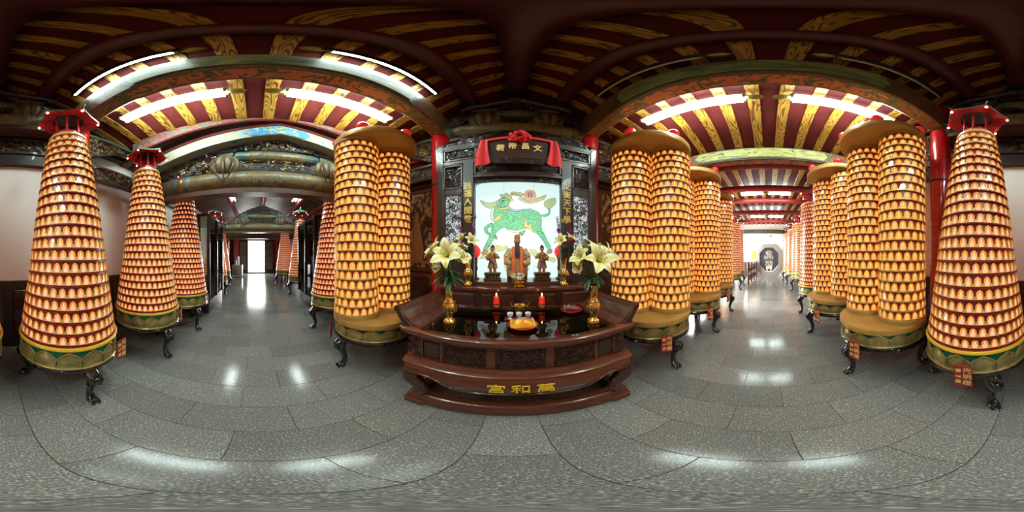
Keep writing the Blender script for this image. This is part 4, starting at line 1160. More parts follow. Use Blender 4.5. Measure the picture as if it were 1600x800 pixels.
# plaque
pq = thing('name_plaque', 'dark wooden name plaque with gold characters hung on the altar screen', 'plaque', (CX + .005, 1.80, 2.55), rot=(R(13), 0, 0))
part('board', MB().prism([(-.28, 0), (.28, 0), (.385, .33), (.20, .375), (0, .385), (-.20, .375), (-.385, .33)], -.01, .03, 'carve_dark'), pq)
part('face', MB().prism([(-.235, .07), (.235, .07), (.32, .30), (.18, .335), (0, .345), (-.18, .335), (-.32, .30)], -.016, -.008, 'panel_wood'), pq)
part('carved_border', carving(.50, .065, 90, 71, CVD, .015, size=.12), pq, 60, loc=(0, -.01, .005))
for ch, x, z, a in (('君', -.20, .215, .10), ('帝', -.068, .24, .04), ('昌', .068, .24, -.04), ('文', .20, .215, -.10)):
    part('lettering', text_mesh(ch, .098, 'tag_gold', .004, .002), pq, loc=(x, -.02, z), rot=(R(90), a, 0), label='gold character')
rc = thing('red_cloth', 'red cloth with rosette draped over the name plaque', 'cloth', (CX + .005, 1.80, 2.55), rot=(R(13), 0, 0))
band = [[(-.39 + .78 * i / 20, y, .345 + .045 * math.cos((i / 20 - .5) * PI) + dz) for i in range(21)] for y, dz in ((-.03, -.03), (-.035, .0), (-.01, .015), (.02, .0))]
part('band', MB().sheet(band, 'cloth_red'), rc, 60)
for s in (-1, 1):
    gr = []
    for j in range(9):
        t = j / 8; row = []
        for i in range(13):
            u = i / 12
            wd = .075 + .11 * t
            x = s * (.365 + .03 * t) + (u - .5) * wd + s * .012 * math.sin(t * 3)
            y = -.045 - .022 * math.sin(u * 9.4 + s) * (.35 + .65 * t) - .01 * t
            z = .345 - .36 * t - .02 * t * (u if s > 0 else 1 - u)
            row.append((x, y, z))
        gr.append(row)
    part('hanging_end', MB().sheet(gr, 'cloth_red'), rc, 60)
rs = MB(); rnd = random.Random(3)
for k in range(14):
    a = k * 2.4; rr = .012 + .0052 * k
    c = (rr * math.cos(a), -.06 + .0028 * k, .385 + rr * math.sin(a) * .8)
    pts = [(c[0] + .036 * math.cos(a + b), c[1] - .02 * math.sin(b * 2), c[2] + .03 * math.sin(a + b)) for b in (-1.6, -.8, 0, .8, 1.6)]
    rs.tube(pts, [.010, .02, .024, .02, .010], 6, 'cloth_red', flat=1.4)
part('rosette', rs, rc, 60)

# backlit painted screen
Q = dict(
 snout=[(-0.447,2.213),(-0.406,2.133),(-0.336,2.065),(-0.247,2.065),(-0.208,2.103),(-0.13,2.079),(-0.052,2.1),(-0.033,2.154),(-0.062,2.219),(-0.13,2.232),(-0.189,2.182),(-0.287,2.142),(-0.376,2.164)],
 body=[(-0.247,2.072),(-0.198,2.096),(-0.12,2.069),(-0.052,2.036),(0.064,2.009),(0.201,2.045),(0.319,2.043),(0.389,1.993),(0.409,1.889),(0.399,1.806),(0.419,1.726),(0.359,1.708),(0.299,1.723),(0.24,1.762),(0.191,1.781),(0.123,1.741),(0.026,1.73),(-0.052,1.75),(-0.101,1.8),(-0.149,1.771),(-0.198,1.731),(-0.238,1.692),(-0.287,1.723),(-0.277,1.803),(-0.228,1.863),(-0.247,1.946)],
 face=[(-0.208,2.081),(-0.198,2.167),(-0.14,2.221),(-0.062,2.219),(-0.023,2.158),(-0.042,2.098),(-0.12,2.064)],
 crest=[(-0.14,2.216),(-0.173,2.289),(-0.107,2.26),(-0.075,2.309),(-0.042,2.259),(0.016,2.286),(-0.009,2.219),(0.026,2.175),(-0.023,2.158),(-0.062,2.215)],
 jaw=[(-0.228,2.08),(-0.12,2.069),(-0.042,2.098),(-0.009,2.068),(-0.081,2.038),(-0.169,2.048)],
 cl4=[(0.064,2.22),(0.123,2.176),(0.152,2.155),(0.244,2.132),(0.339,2.162),(0.399,2.188),(0.46,2.214),(0.419,2.245),(0.339,2.229),(0.152,2.217)],
 cl5=[(-0.023,2.298),(0.016,2.32),(0.064,2.298),(0.103,2.31),(0.152,2.288),(0.162,2.248),(0.084,2.246),(0.026,2.259)],
 fore=[(-0.267,1.864),(-0.356,1.826),(-0.39,1.776),(-0.356,1.704),(-0.287,1.663),(-0.291,1.703),(-0.336,1.76),(-0.317,1.794),(-0.238,1.802)],
 fore2=[(-0.287,1.733),(-0.208,1.712),(-0.247,1.623),(-0.326,1.486),(-0.406,1.476),(-0.366,1.545),(-0.317,1.644)],
 hind=[(0.319,1.734),(0.429,1.746),(0.46,1.666),(0.51,1.577),(0.552,1.504),(0.48,1.487),(0.439,1.586),(0.369,1.674)],
 hind2=[(0.103,1.74),(0.191,1.771),(0.162,1.681),(0.084,1.671)],
 tail=[(0.399,1.983),(0.46,1.979),(0.504,2.02),(0.49,2.073),(0.521,2.086),(0.535,2.011),(0.484,1.951),(0.403,1.947)],
 tuft=[(0.49,2.062),(0.429,2.113),(0.439,2.191),(0.5,2.217),(0.603,2.261),(0.614,2.171),(0.572,2.112),(0.521,2.075)],
 mane=[(-0.12,2.069),(-0.052,2.1),(-0.009,2.057),(0.064,2.036),(0.162,2.059),(0.299,2.063),(0.201,2.041),(0.064,2.007),(-0.052,2.034)],
 fl1=[(-0.091,2.015),(-0.169,1.965),(-0.228,1.929),(-0.247,1.863),(-0.198,1.883),(-0.14,1.912),(-0.153,1.948)],
 fl2=[(0.181,1.975),(0.172,1.862),(0.152,1.811),(0.221,1.772),(0.309,1.699),(0.27,1.773),(0.252,1.863),(0.223,1.802),(0.197,1.862)],
 cl1=[(-0.033,2.286),(0.064,2.269),(0.142,2.221),(0.24,2.147),(0.339,2.184),(0.46,2.237),(0.48,2.295),(0.399,2.255),(0.339,2.207),(0.24,2.169),(0.162,2.188),(0.123,2.247),(0.045,2.291)],
 cl2=[(-0.467,1.348),(-0.386,1.427),(-0.307,1.505),(-0.208,1.554),(-0.11,1.524),(-0.052,1.553),(-0.052,1.504),(-0.13,1.465),(-0.228,1.466),(-0.307,1.407),(-0.366,1.368)],
 cl3=[(0.221,1.505),(0.319,1.486),(0.359,1.427),(0.5,1.387),(0.603,1.377),(0.603,1.307),(0.521,1.327),(0.399,1.358),(0.299,1.388),(0.26,1.427)],
 hoof1=[(-0.326,1.486),(-0.336,1.437),(-0.376,1.411),(-0.422,1.423),(-0.406,1.476)],
 hoof2=[(0.48,1.487),(0.552,1.504),(0.558,1.443),(0.517,1.427),(0.47,1.437)],
 hoof3=[(-0.247,1.692),(-0.198,1.672),(-0.198,1.626),(-0.228,1.623)],
 belly=[(-0.052,1.77),(0.026,1.746),(0.123,1.76),(0.191,1.791),(0.193,1.765),(0.125,1.725),(0.026,1.71),(-0.056,1.736)],
 chest=[(-0.287,2.063),(-0.257,2.051),(-0.247,1.884),(-0.271,1.864),(-0.297,1.947)],
)
pt = thing('painted_screen', 'backlit white screen painted with a green scaled beast under a sun', 'painting', (0, 2.20, 0))
part('light_panel', MB().box(-.50, .66, 0, .02, 1.10, 2.48, 'screen_white'), pt)
part('bars', MB().box(-.115, -.105, -.004, 0, 1.10, 2.48, 'q_cream').box(.295, .305, -.004, 0, 1.10, 2.48, 'q_cream'), pt)
qm = dict(face='q_green', crest='q_leaf', jaw='q_flame', cl4='q_yellow', cl5='q_yellow', snout='q_leaf', body='q_green', fore='q_green', fore2='q_green', hind='q_green', hind2='q_green', tail='q_green', tuft='q_leaf', mane='q_mane', fl1='q_flame', fl2='q_flame',
          cl1='q_yellow', cl2='q_yellow', cl3='q_yellow', hoof1='q_hoof', hoof2='q_hoof', hoof3='q_hoof', belly='q_cream', chest='q_cream')
qn = dict(face='face', crest='horned_crest', jaw='jaw', cl4='cloud', cl5='cloud', snout='head', body='beast_body', fore='foreleg', fore2='foreleg', hind='hind_leg', hind2='hind_leg', tail='tail', tuft='tail_tuft', mane='mane', fl1='flame', fl2='flame', cl1='cloud', cl2='cloud', cl3='cloud',
          hoof1='hoof', hoof2='hoof', hoof3='hoof', belly='belly', chest='chest')
lay = dict(face=.0085, crest=.006, jaw=.0078, cl4=.0035, cl5=.0035, cl1=.003, cl2=.003, cl3=.003, hind2=.004, mane=.004, fl1=.008, fl2=.008, belly=.007, chest=.007, snout=.007)
def smooth_poly(p, it=2):
    for _ in range(it):
        q = []
        for i in range(len(p)):
            a, b = p[i], p[(i + 1) % len(p)]
            q += [(a[0] * .75 + b[0] * .25, a[1] * .75 + b[1] * .25), (a[0] * .25 + b[0] * .75, a[1] * .25 + b[1] * .75)]
        p = q
    return p
for k, pl in Q.items():
    sp_ = smooth_poly(pl); d = lay.get(k, .005)
    part(qn[k], MB().prism(sp_, -d, 0, qm[k]), pt)
    part('outline', MB().tube([(x, -d, z) for x, z in sp_ + sp_[:1]], .0022, 4, 'ink', cap=False), pt)
part('sun', MB().lathe([(.088, 0), (.088, .006)], 32, 'q_sun', M=Matrix.Translation((.244, 0, 2.264)) @ Matrix.Rotation(R(90), 4, 'X')), pt)
part('lettering', text_mesh('日', .085, 'ink', .001), pt, loc=(.244, -.008, 2.264), rot=stand())
part('whisker', MB().tube([(-.062, -.009, 2.111), (-.009, -.008, 2.175), (.035, -.007, 2.143), (.055, -.006, 2.089), (.07, -.006, 2.095)], .004, 5, 'q_flame').tube([(-.072, -.009, 2.198), (.006, -.008, 2.253), (.084, -.007, 2.264), (.123, -.006, 2.299)], .004, 5, 'q_leaf'), pt)
part('eye', MB().ball((-.125, -.010, 2.17), (.012, .003, .012), 'ink', 8, 5), pt)

# statues
def pedestal(t, w, d, h):
    p = part('pedestal', MB().bev(-w, w, -d, d, 0, h * .3, .006, 'carve_brown').bev(-w * .86, w * .86, -d * .86, d * .86, h * .3, h * .7, .006, 'carve_dark').bev(-w * .95, w * .95, -d * .95, d * .95, h * .7, h, .006, 'carve_brown'), t)
    for i in range(5): part('carved_boss', MB().ball(((i - 2) * w * .36, -d * .87, h * .5), (.010, .008, .012), 'gold_leaf', 8, 5), p, 60)
def attendant(label, x, s):
    t = thing('attendant_statue', label, 'statue', (x, 1.97, 1.10))
    pedestal(t, .104, .062, .10)
    b = MB()
    b.loft([(-.025, 0, .10, .022, .03), (-.026, 0, .13, .018, .02), (-.026, 0, .18, .026, .026)], 10, 'robe_gold'); b.loft([(.025, 0, .10, .022, .03), (.026, 0, .13, .018, .02), (.026, 0, .18, .026, .026)], 10, 'robe_gold')
    b.loft([(0, 0, .15, .066, .045), (0, 0, .20, .055, .04), (0, 0, .25, .040, .034), (0, 0, .30, .050, .036), (0, 0, .335, .046, .032), (0, 0, .352, .018, .018), (0, -.002, .362, .017, .018)], 14, 'robe_gold')
    for k in (-1, 1):
        b.tube([(k * .044, 0, .325), (k * .068, -.01, .28), (k * .055, -.045, .262 + (.03 if k == s else 0)), (k * .03, -.055, .275 + (.05 if k == s else 0))], [.017, .022, .020, .014], 8, 'robe_gold')
        b.ball((k * .028, -.058, .28 + (.05 if k == s else 0)), .011, 'skin_gold', 8, 6)
    part('body', b, t, 60)
    hd = part('head', MB().loft([(0, -.003, .358, .014, .016), (0, -.004, .37, .022, .024), (0, -.002, .39, .026, .027), (0, 0, .41, .022, .024), (0, 0, .42, .010, .012)], 14, 'skin_pink').ball((0, -.030, .386), (.005, .006, .008), 'skin_pink', 6, 5)
              .ball((-.010, -.026, .394), (.004, .003, .003), 'ink', 6, 4).ball((.010, -.026, .394), (.004, .003, .003), 'ink', 6, 4).box(-.008, .008, -.0275, -.022, .374, .377, 'petal_red').ball((-.026, 0, .388), (.004, .006, .009), 'skin_pink', 6, 4).ball((.026, 0, .388), (.004, .006, .009), 'skin_pink', 6, 4), t, 60)
    part('cap', MB().loft([(0, 0, .402, .0265, .0275), (0, 0, .415, .025, .026), (0, 0, .425, .015, .016)], 14, 'hair_black').ball((0, 0, .43), .011, 'hair_black', 8, 6), hd, 60)
    part('sash', MB().tube([(s * -.04, -.034, .25), (0, -.044, .235), (s * .025, -.046, .20), (s * .02, -.05, .16)], [.008, .010, .008, .005], 6, 'robe_blue'), t, 60)
    part('belt', MB().lathe([(.043, .243), (.046, .25), (.043, .257)], 14, 'gold', cap=False, sq=.85), t, 60)
attendant('gilded attendant statue on a dark pedestal, left of the robed deity', -.235, 1)
attendant('gilded attendant statue on a dark pedestal, right of the robed deity', .365, -1)
t = thing('deity_statue', 'seated deity statue with black beard and orange embroidered robe', 'statue', (.062, 1.97, 1.10))
part('throne', MB().bev(-.12, .12, -.05, .08, 0, .10, .008, 'carve_dark').bev(-.11, .11, .04, .08, .10, .36, .008, 'gold_dark'), t)
b = MB().loft([(0, -.01, .06, .125, .075), (0, -.015, .12, .13, .09), (0, -.01, .20, .128, .085), (0, 0, .28, .115, .07), (0, .005, .36, .095, .058), (0, .01, .405, .07, .045), (0, .012, .425, .03, .028), (0, .01, .44, .026, .026)], 20, 'robe_brocade')
for k in (-1, 1):
    b.tube([(k * .085, .005, .385), (k * .125, -.01, .30), (k * .115, -.06, .225), (k * .06, -.095, .21)], [.030, .042, .046, .030], 10, 'robe_brocade')
    b.ball((k * .05, -.105, .205), (.016, .015, .014), 'skin_gold', 8, 6)
part('body', b, t, 60)
hd = part('head', MB().loft([(0, .0, .432, .02, .022), (0, -.004, .445, .032, .034), (0, -.002, .47, .038, .039), (0, .0, .50, .036, .037), (0, 0, .52, .028, .03), (0, 0, .53, .012, .014)], 16, 'skin_gold').ball((0, -.042, .474), (.007, .009, .012), 'skin_gold', 8, 6)
          .ball((-.014, -.037, .486), (.006, .004, .003), 'ink', 6, 4).ball((.014, -.037, .486), (.006, .004, .003), 'ink', 6, 4).box(-.010, .010, -.040, -.034, .456, .459, 'petal_red').ball((-.038, 0, .474), (.005, .009, .014), 'skin_gold', 6, 4).ball((.038, 0, .474), (.005, .009, .014), 'skin_gold', 6, 4), t, 60)
part('crown', MB().loft([(0, 0, .505, .040, .041), (0, 0, .525, .041, .042), (0, 0, .55, .034, .035), (0, 0, .56, .02, .02)], 16, 'gold').box(-.03, .03, -.045, -.035, .51, .55, 'robe_orange'), hd, 60)
part('beard', MB().loft([(0, -.118, .27, .010, .006), (0, -.105, .32, .022, .012), (0, -.080, .38, .026, .014), (0, -.046, .43, .026, .014), (0, -.036, .46, .024, .012)], 12, 'hair_black'), hd, 60)
for k in (-1, 1):
    st_ = part('stole', MB().sheet([[(k * (.030 + .032 * u), -.062 - .078 * math.sin(PI * .5 * v) - .01 * math.sin(u * 3), .41 - .33 * v) for u in (0, .33, .66, 1)] for v in [i / 10 for i in range(11)]], 'robe_orange'), t, 60)
    part('stole_hem', MB().lathe([(.0, 0), (.030, 0), (.030, .006)], 16, 'robe_trim', M=Matrix.Translation((k * .046, -.144, .080)) @ Matrix.Rotation(R(90), 4, 'X')), st_)
    part('sleeve_embroidery', carving(.09, .20, 60, 81 + k, ['robe_trim', 'robe_gold', 'robe_trim', 'carve_teal'], .01, size=.12), t, 60, loc=(k * .105, -.075, .13), rot=(0, 0, k * .5))
part('robe_centre', MB().sheet([[(-.028 + .056 * u, -.100 - .025 * math.sin(PI * .5 * v), .27 - .21 * v) for u in (0, .5, 1)] for v in (0, .5, 1)], 'robe_gold'), t, 60)
part('foot_rest', MB().bev(-.07, .07, -.13, -.05, 0, .05, .006, 'gold_dark'), t)

# ---- vessels
def vase_prof(s=1.0):
    return [(.046, 0), (.050, .008), (.050, .022), (.042, .034), (.030, .045), (.027, .065), (.034, .078), (.050, .10), (.055, .13), (.052, .155), (.042, .178), (.030, .195), (.026, .215), (.028, .25), (.034, .28), (.042, .30), (.046, .308), (.043, .311), (.036, .300)]
def vase(label, x, y, z, s=1.0, grp='brass flower vases'):
    t = thing('brass_vase', label, 'vase', (x, y, z), 0, grp); t.scale = (s, s, s)
    pr = vase_prof()
    part('body', MB().lathe(pr, 24, 'gold'), t, 50)
    for k in range(12):
        a = 2 * PI * k / 12
        part('relief', MB().ball((.050 * math.cos(a), .050 * math.sin(a), .125), (.011, .011, .028), 'gold_dark', 8, 6), t, 60)
    part('neck_band', MB().lathe([(.044, .174), (.047, .178), (.044, .184)], 24, 'gold_dark', cap=False), t, 50)
    return t
TZ = .873
vase('brass flower vase with lilies on the offering table, left side', -.455, 1.125, TZ)
vase('brass flower vase with lilies on the offering table, right side', .585, 1.07, TZ)
vase('brass flower vase beside the left couplet on the altar cabinet', -.485, 1.75, 1.065)
vase('brass flower vase beside the right couplet on the altar cabinet', .575, 1.75, 1.065)

# lilies: every stem its own thing
def petal_grid(L, w, curl):
    g = []
    for j in range(9):
        t = j / 8; row = []
        ww = w * math.sin(PI * min(1, .10 + .86 * t) ** .9) ** .8
        out = L * (.10 + .80 * t ** 1.5); up = L * (.85 * t - .55 * curl * max(0, t - .5) ** 2 * 4)
        for i in range(5):
            u = (i / 4 - .5) * 2
            row.append((u * ww, up, out - .18 * ww * (1 - u * u) + .10 * ww * u * u * (1 - t)))
        g.append(row)
    return g
def petal_solid(L, w, curl):
    mb = MB(); g = petal_grid(L, w, curl); mb.sheet(g, 'lily_petal')
    return mb.mesh('petal', 60)
# petal local: x across, y along the bloom axis, z outward
PETALS = [petal_solid(.118, .036, .55), petal_solid(.110, .029, .8)]
STAM = MB()
for k in range(6):
    a = k * PI / 3 + .3
    STAM.tube([(0, .01, 0), (.010 * math.cos(a), .05, .010 * math.sin(a)), (.020 * math.cos(a), .078, .020 * math.sin(a))], .0014, 4, 'bud')
    STAM.ball((.021 * math.cos(a), .080, .021 * math.sin(a)), (.003, .003, .006), 'stamen', 6, 4)
STAM.tube([(0, .01, 0), (0, .088, 0)], [.002, .0025], 5, 'bud')
STAM_M = STAM.mesh('stamens', 60)
LEAF = MB().sheet([[(u * .016 * math.sin(PI * min(1, .08 + .9 * t)), .0 + .15 * t, .03 * math.sin(t * PI) - .05 * t * t + .004 * u * u) for u in (-1, 0, 1)] for t in [i / 7 for i in range(8)]], 'leaf_green').mesh('leaf', 60)
def aim(d):
    d = Vector(d).normalized()
    return d.to_track_quat('Y', 'Z').to_matrix().to_4x4()
def lily(label, c, d, mouth, s=1.0, spin=0, closed=1.0):
    """bloom whose throat is at c, opening along d; the stem runs down to the vase mouth"""
    t = thing('lily', label, 'flower', mouth, 0, 'white lilies in the altar vases')
    c = Vector(c) - Vector(mouth)
    M = Matrix.Translation(c) @ aim(d) @ Matrix.Scale(s, 4)
    for k in range(6):
        S = Matrix.Diagonal((1, 1, closed, 1))
        part('petal', PETALS[k % 2], t, M=M @ Matrix.Rotation(spin + k * PI / 3, 4, 'Y') @ S)
    part('stamens', STAM_M, t, M=M)
    dv = Vector(d).normalized()
    pts = [(0, 0, -.12), (0, 0, .02), tuple(c * .5 + Vector((0, 0, .02))), tuple(c - dv * .05), tuple(c + dv * .012)]
    part('stem', MB().tube(pts, [.004, .004, .004, .005, .010], 6, 'stem_green'), t, 60)
    rnd = random.Random(int(abs(c.x * 1000) + abs(c.z * 977)))
    for k in range(4):
        a = rnd.uniform(0, 2 * PI); f = rnd.uniform(.05, .6)
        p = Vector((0, 0, .01)).lerp(c * .6, f)
        part('leaf', LEAF, t, M=Matrix.Translation(p) @ aim((math.cos(a), math.sin(a) - .2, rnd.uniform(-.2, .7))) @ Matrix.Scale(rnd.uniform(.7, 1.0), 4))
    return t
VL = (-.455, 1.125, TZ + .30); VR = (.585, 1.07, TZ + .30)
lily('largest front-facing lily in the left table vase', (-.44, 1.06, 1.395), (.05, -.85, .42), VL, 1.12, .2)
lily('lily at the upper left of the left table vase, facing up left', (-.545, 1.10, 1.43), (-.55, -.45, .55), VL, 1.0, .0)
lily('lily on the right of the left table vase, opening right', (-.375, 1.09, 1.37), (.72, -.30, .50), VL, 1.0, .4, .75)
lily('drooping lily at the lower left of the left table vase', (-.53, 1.13, 1.335), (-.75, -.30, -.30), VL, .95, .1, .7)
lily('lily behind the front bloom of the left table vase', (-.47, 1.19, 1.45), (.1, .1, 1), VL, .9, .3, .7)
lily('half open lily high in the left table vase', (-.40, 1.20, 1.44), (.45, .0, .8), VL, .85, .1, .6)
lily('largest front-facing lily in the right table vase', (.575, 1.00, 1.36), (-.03, -.9, .40), VR, 1.18, .5)
lily('lily at the right of the right table vase before the twin tower', (.69, 1.05, 1.38), (.50, -.55, .50), VR, 1.08, .1)
lily('lily at the upper right of the right table vase', (.62, 1.10, 1.42), (.25, -.35, .85), VR, 1.05, .3)
lily('lily at the left of the right table vase, opening left', (.50, 1.07, 1.38), (-.75, -.35, .45), VR, 1.0, .2, .8)
lily('drooping lily low on the left of the right table vase', (.50, 1.10, 1.33), (-.8, -.3, -.15), VR, .85, .3, .7)
lily('lily behind the front bloom of the right table vase', (.56, 1.15, 1.43), (-.2, .1, 1), VR, .9, .1, .7)
# mixed bouquets in the rear vases
def pom(label, c, mouth, r, m, n=26, grp='flowers in the rear vases'):
    t = thing('chrysanthemum', label, 'flower', mouth, 0, grp); c = Vector(c) - Vector(mouth)
    b = MB(); rnd = random.Random(int(r * 9999 + abs(c.x) * 777))
    for k in range(n):
        z = 1 - 1.3 * (k + .5) / n; a = k * 2.39996; q = math.sqrt(max(0, 1 - z * z))
        d = Vector((q * math.cos(a), q * math.sin(a), z)); e = c + d * r
        sd = d.cross(Vector((0, 0, 1))); sd = sd.normalized() * r * .2 if sd.length > .01 else Vector((r * .2, 0, 0))
        p0 = c + d * r * .2
        b.add([tuple(p0), tuple(c + d * r * .7 + sd), tuple(e), tuple(c + d * r * .7 - sd)], [(0, 1, 2, 3)], m)
    b.ball(tuple(c), r * .3, m, 8, 5)
    part('bloom', b, t); part('stem', MB().tube([(0, 0, -.15), (0, 0, .01), tuple(c * .5), tuple(c)], .0035, 5, 'stem_green'), t)
    for k in range(3):
        a = rnd.uniform(0, 6.28)
        part('leaf', LEAF, t, M=Matrix.Translation(c * rnd.uniform(.2, .6)) @ aim((math.cos(a), math.sin(a), .6)) @ Matrix.Scale(rnd.uniform(.5, .8), 4))
    return t
for s, (vx, vy), nm in ((1, (-.485, 1.75), 'left'), (-1, (.575, 1.75), 'right')):
    mt = (vx, vy, 1.065 + .30)
    pom('yellow chrysanthemum at the top of the %s rear vase' % nm, (vx + s * .015, vy - .02, 1.79), mt, .042, 'petal_yellow')
    pom('purple chrysanthemum at the outer side of the %s rear vase' % nm, (vx - s * .065, vy - .04, 1.68), mt, .050, 'petal_purple')
    pom('purple chrysanthemum at the inner side of the %s rear vase' % nm, (vx + s * .07, vy - .04, 1.665), mt, .050, 'petal_purple')
    pom('dark red carnation on the outer side of the %s rear vase' % nm, (vx - s * .09, vy - .09, 1.55), mt, .036, 'petal_red')
    pom('dark red carnation low in the %s rear vase' % nm, (vx - s * .02, vy - .13, 1.535), mt, .034, 'petal_red')
    pom('mauve daisy low at the front of the %s rear vase' % nm, (vx + s * .03, vy - .10, 1.50), mt, .038, 'petal_mauve')
    lily('small lily on the inner side of the %s rear vase' % nm, (vx + s * .05, vy - .08, 1.555), (s * .5, -.6, .45), mt, .8, .2)
    lily('small lily on the outer side of the %s rear vase' % nm, (vx - s * .045, vy - .07, 1.58), (-s * .4, -.5, .7), mt, .75, .5)
    t = thing('heather_sprig', 'dark purple flower spike leaning over the %s rear vase' % nm, 'flower', mt, 0, 'flowers in the rear vases')
    part('stem', MB().tube([(0, 0, -.1), (s * .05, -.02, .22), (s * .085, -.03, .47)], .003, 5, 'stem_green'), t)
    b = MB(); rnd = random.Random(9 + s)
    for k in range(40):
        f = .5 + .5 * k / 40; a = k * 2.4
        b.ball((s * (.03 + .06 * f) + .012 * math.cos(a), -.03 + .012 * math.sin(a), .08 + .40 * f), .0065, 'petal_mauve' if k % 3 else 'carve_purple', 5, 4)
    part('florets', b, t, 60)

# candles, burners, cups, plates
def candle(label, x, y):
    t = thing('candle_lamp', label, 'candle', (x, y, TZ), 0, 'red candle lamps')
    part('dish', MB().lathe([(.05, 0), (.058, .012), (.056, .016), (.03, .010), (.028, .022)], 20, 'black_lacquer'), t, 50)
    part('jar', MB().lathe([(.024, .02), (.031, .035), (.033, .055), (.029, .075), (.026, .095)], 20, 'wax_red'), t, 50)
    part('label_band', MB().lathe([(.0335, .045), (.0345, .05), (.0345, .06), (.0335, .065)], 20, 'gold_leaf', cap=False), t, 50)
    part('wax', MB().lathe([(.026, .095), (.025, .125), (.022, .126)], 20, 'wax_red'), t, 50)
    part('wick', MB().tube([(0, 0, .126), (0, 0, .135)], .0015, 5, 'ink'), t)
    part('flame', MB().lathe([(.001, .132), (.006, .138), (.0065, .146), (.003, .158), (.0005, .168)], 10, 'flame'), t, 60)
candle('lit red candle lamp left of the incense burner', -.15, 1.56); candle('lit red candle lamp right of the incense burner', .285, 1.54)
t = thing('incense_burner', 'small brass incense burner with two handles on the offering table', 'incense burner', (.07, 1.46, TZ))
part('bowl', MB().lathe([(.03, .012), (.05, .022), (.060, .045), (.055, .066), (.058, .074), (.052, .076), (.046, .062)], 24, 'gold'), t, 50)
part('ash', MB().lathe([(.046, .060), (.02, .064)], 20, 'void_dark'), t)
for k in range(3): part('foot', MB().tube([(.035 * math.cos(k * 2.09 + .5), .035 * math.sin(k * 2.09 + .5), .022), (.045 * math.cos(k * 2.09 + .5), .045 * math.sin(k * 2.09 + .5), .0)], [.010, .006], 8, 'gold_dark'), t, 60)
for s in (-1, 1): part('handle', MB().tube([(s * .054, 0, .055), (s * .072, 0, .062), (s * .078, 0, .085), (s * .088, 0, .10)], [.006, .006, .005, .004], 8, 'gold'), t, 60)
t = thing('altar_censer', 'tiered gilded censer before the robed deity', 'censer', (.075, 1.74, 1.065))
part('bowl', MB().lathe([(.045, 0), (.055, .008), (.04, .02), (.05, .035), (.068, .055), (.062, .075), (.066, .082), (.055, .085)], 24, 'gold'), t, 50)
part('lid', MB().lathe([(.055, .085, 'gold_dark'), (.05, .10, 'gold_dark'), (.046, .102, 'silver'), (.042, .118, 'silver'), (.036, .12, 'gold_dark'), (.030, .138, 'silver'), (.02, .142, 'silver'), (.012, .158, 'gold_dark'), (.002, .17)], 20, 'silver'), t, 50)
for k in range(8): part('boss', MB().ball((.066 * math.cos(k * PI / 4), .066 * math.sin(k * PI / 4), .055), .009, 'gold_leaf', 8, 5), t, 60)
for i, (x, lb) in enumerate(((-.015, 'leftmost'), (.056, 'middle'), (.127, 'rightmost'))):
    t = thing('offering_cup', '%s of the three white porcelain cups behind the snack plate' % lb, 'cup', (x, 1.29, TZ + .006), 0, 'white offering cups')
    part('bowl', MB().lathe([(.008, .016), (.018, .022), (.024, .034), (.025, .052), (.023, .053), (.020, .036), (.006, .026)], 20, 'porcelain'), t, 50)
    part('stem', MB().lathe([(.016, 0), (.015, .004), (.007, .008), (.007, .017)], 16, 'porcelain'), t, 50)
t = thing('cup_tray', 'low red tray under the three white cups', 'tray', (.056, 1.29, TZ))
part('base', MB().bev(-.115, .115, -.032, .032, 0, .005, .002, 'plate_red'), t); 
for s in (-1, 1): part('rim', MB().bev(-.115, .115, s * .031 - .003, s * .031 + .003, .004, .010, .001, 'plate_red'), t)
def plate(label, x, y, r):
    t = thing('red_plate', label, 'plate', (x, y, TZ), 0, 'red offering plates')
    part('dish', MB().lathe([(.0, .004), (r * .6, .004), (r * .9, .016), (r, .024), (r * .99, .027), (r * .88, .020), (r * .58, .009), (0, .009)], 32, 'plate_red'), t, 50)
    part('foot_ring', MB().lathe([(r * .5, 0), (r * .55, 0), (r * .55, .006)], 24, 'plate_red', cap=False), t, 50)
plate('red plate with a snack packet at the front of the offering table', .075, 1.13, .105)
plate('red plate with dried offerings by the right table vase', .53, 1.39, .10)
t = thing('snack_packet', 'orange and yellow snack packet lying on the red plate', 'snack packet', (.075, 1.135, TZ + .026), rot=(R(24), 0, R(6)))
g2 = [[((i / 12 - .5) * .15, (j / 8 - .5) * .095, .004 + .042 * (math.sin(PI * i / 12) * math.sin(PI * j / 8)) ** .55 + .002 * math.sin(i * 2.3 + j * 1.7)) for i in range(13)] for j in range(9)]
part('packet', MB().sheet(g2, 'bag_orange').sheet([[(a, b, .002) for a, b, _ in r] for r in g2], 'bag_orange'), t, 60)
part('printed_band', MB().sheet([[(x, y, z + .0015) for x, y, z in g2[j][1:12]] for j in (5, 6, 7)], 'bag_blue'), t, 60)
part('printed_logo', MB().sheet([[(x, y, z + .003) for x, y, z in g2[j][3:9]] for j in (5, 6)], 'bag_white'), t, 60)
for s, j in ((-1, 0), (1, 12)):
    part('crimp', MB().sheet([[(g2[k][j][0] + s * d, g2[k][j][1], .004 + .002 * (k % 2)) for d in (0, .012)] for k in range(9)], 'bag_orange'), t)
rnd = random.Random(5)
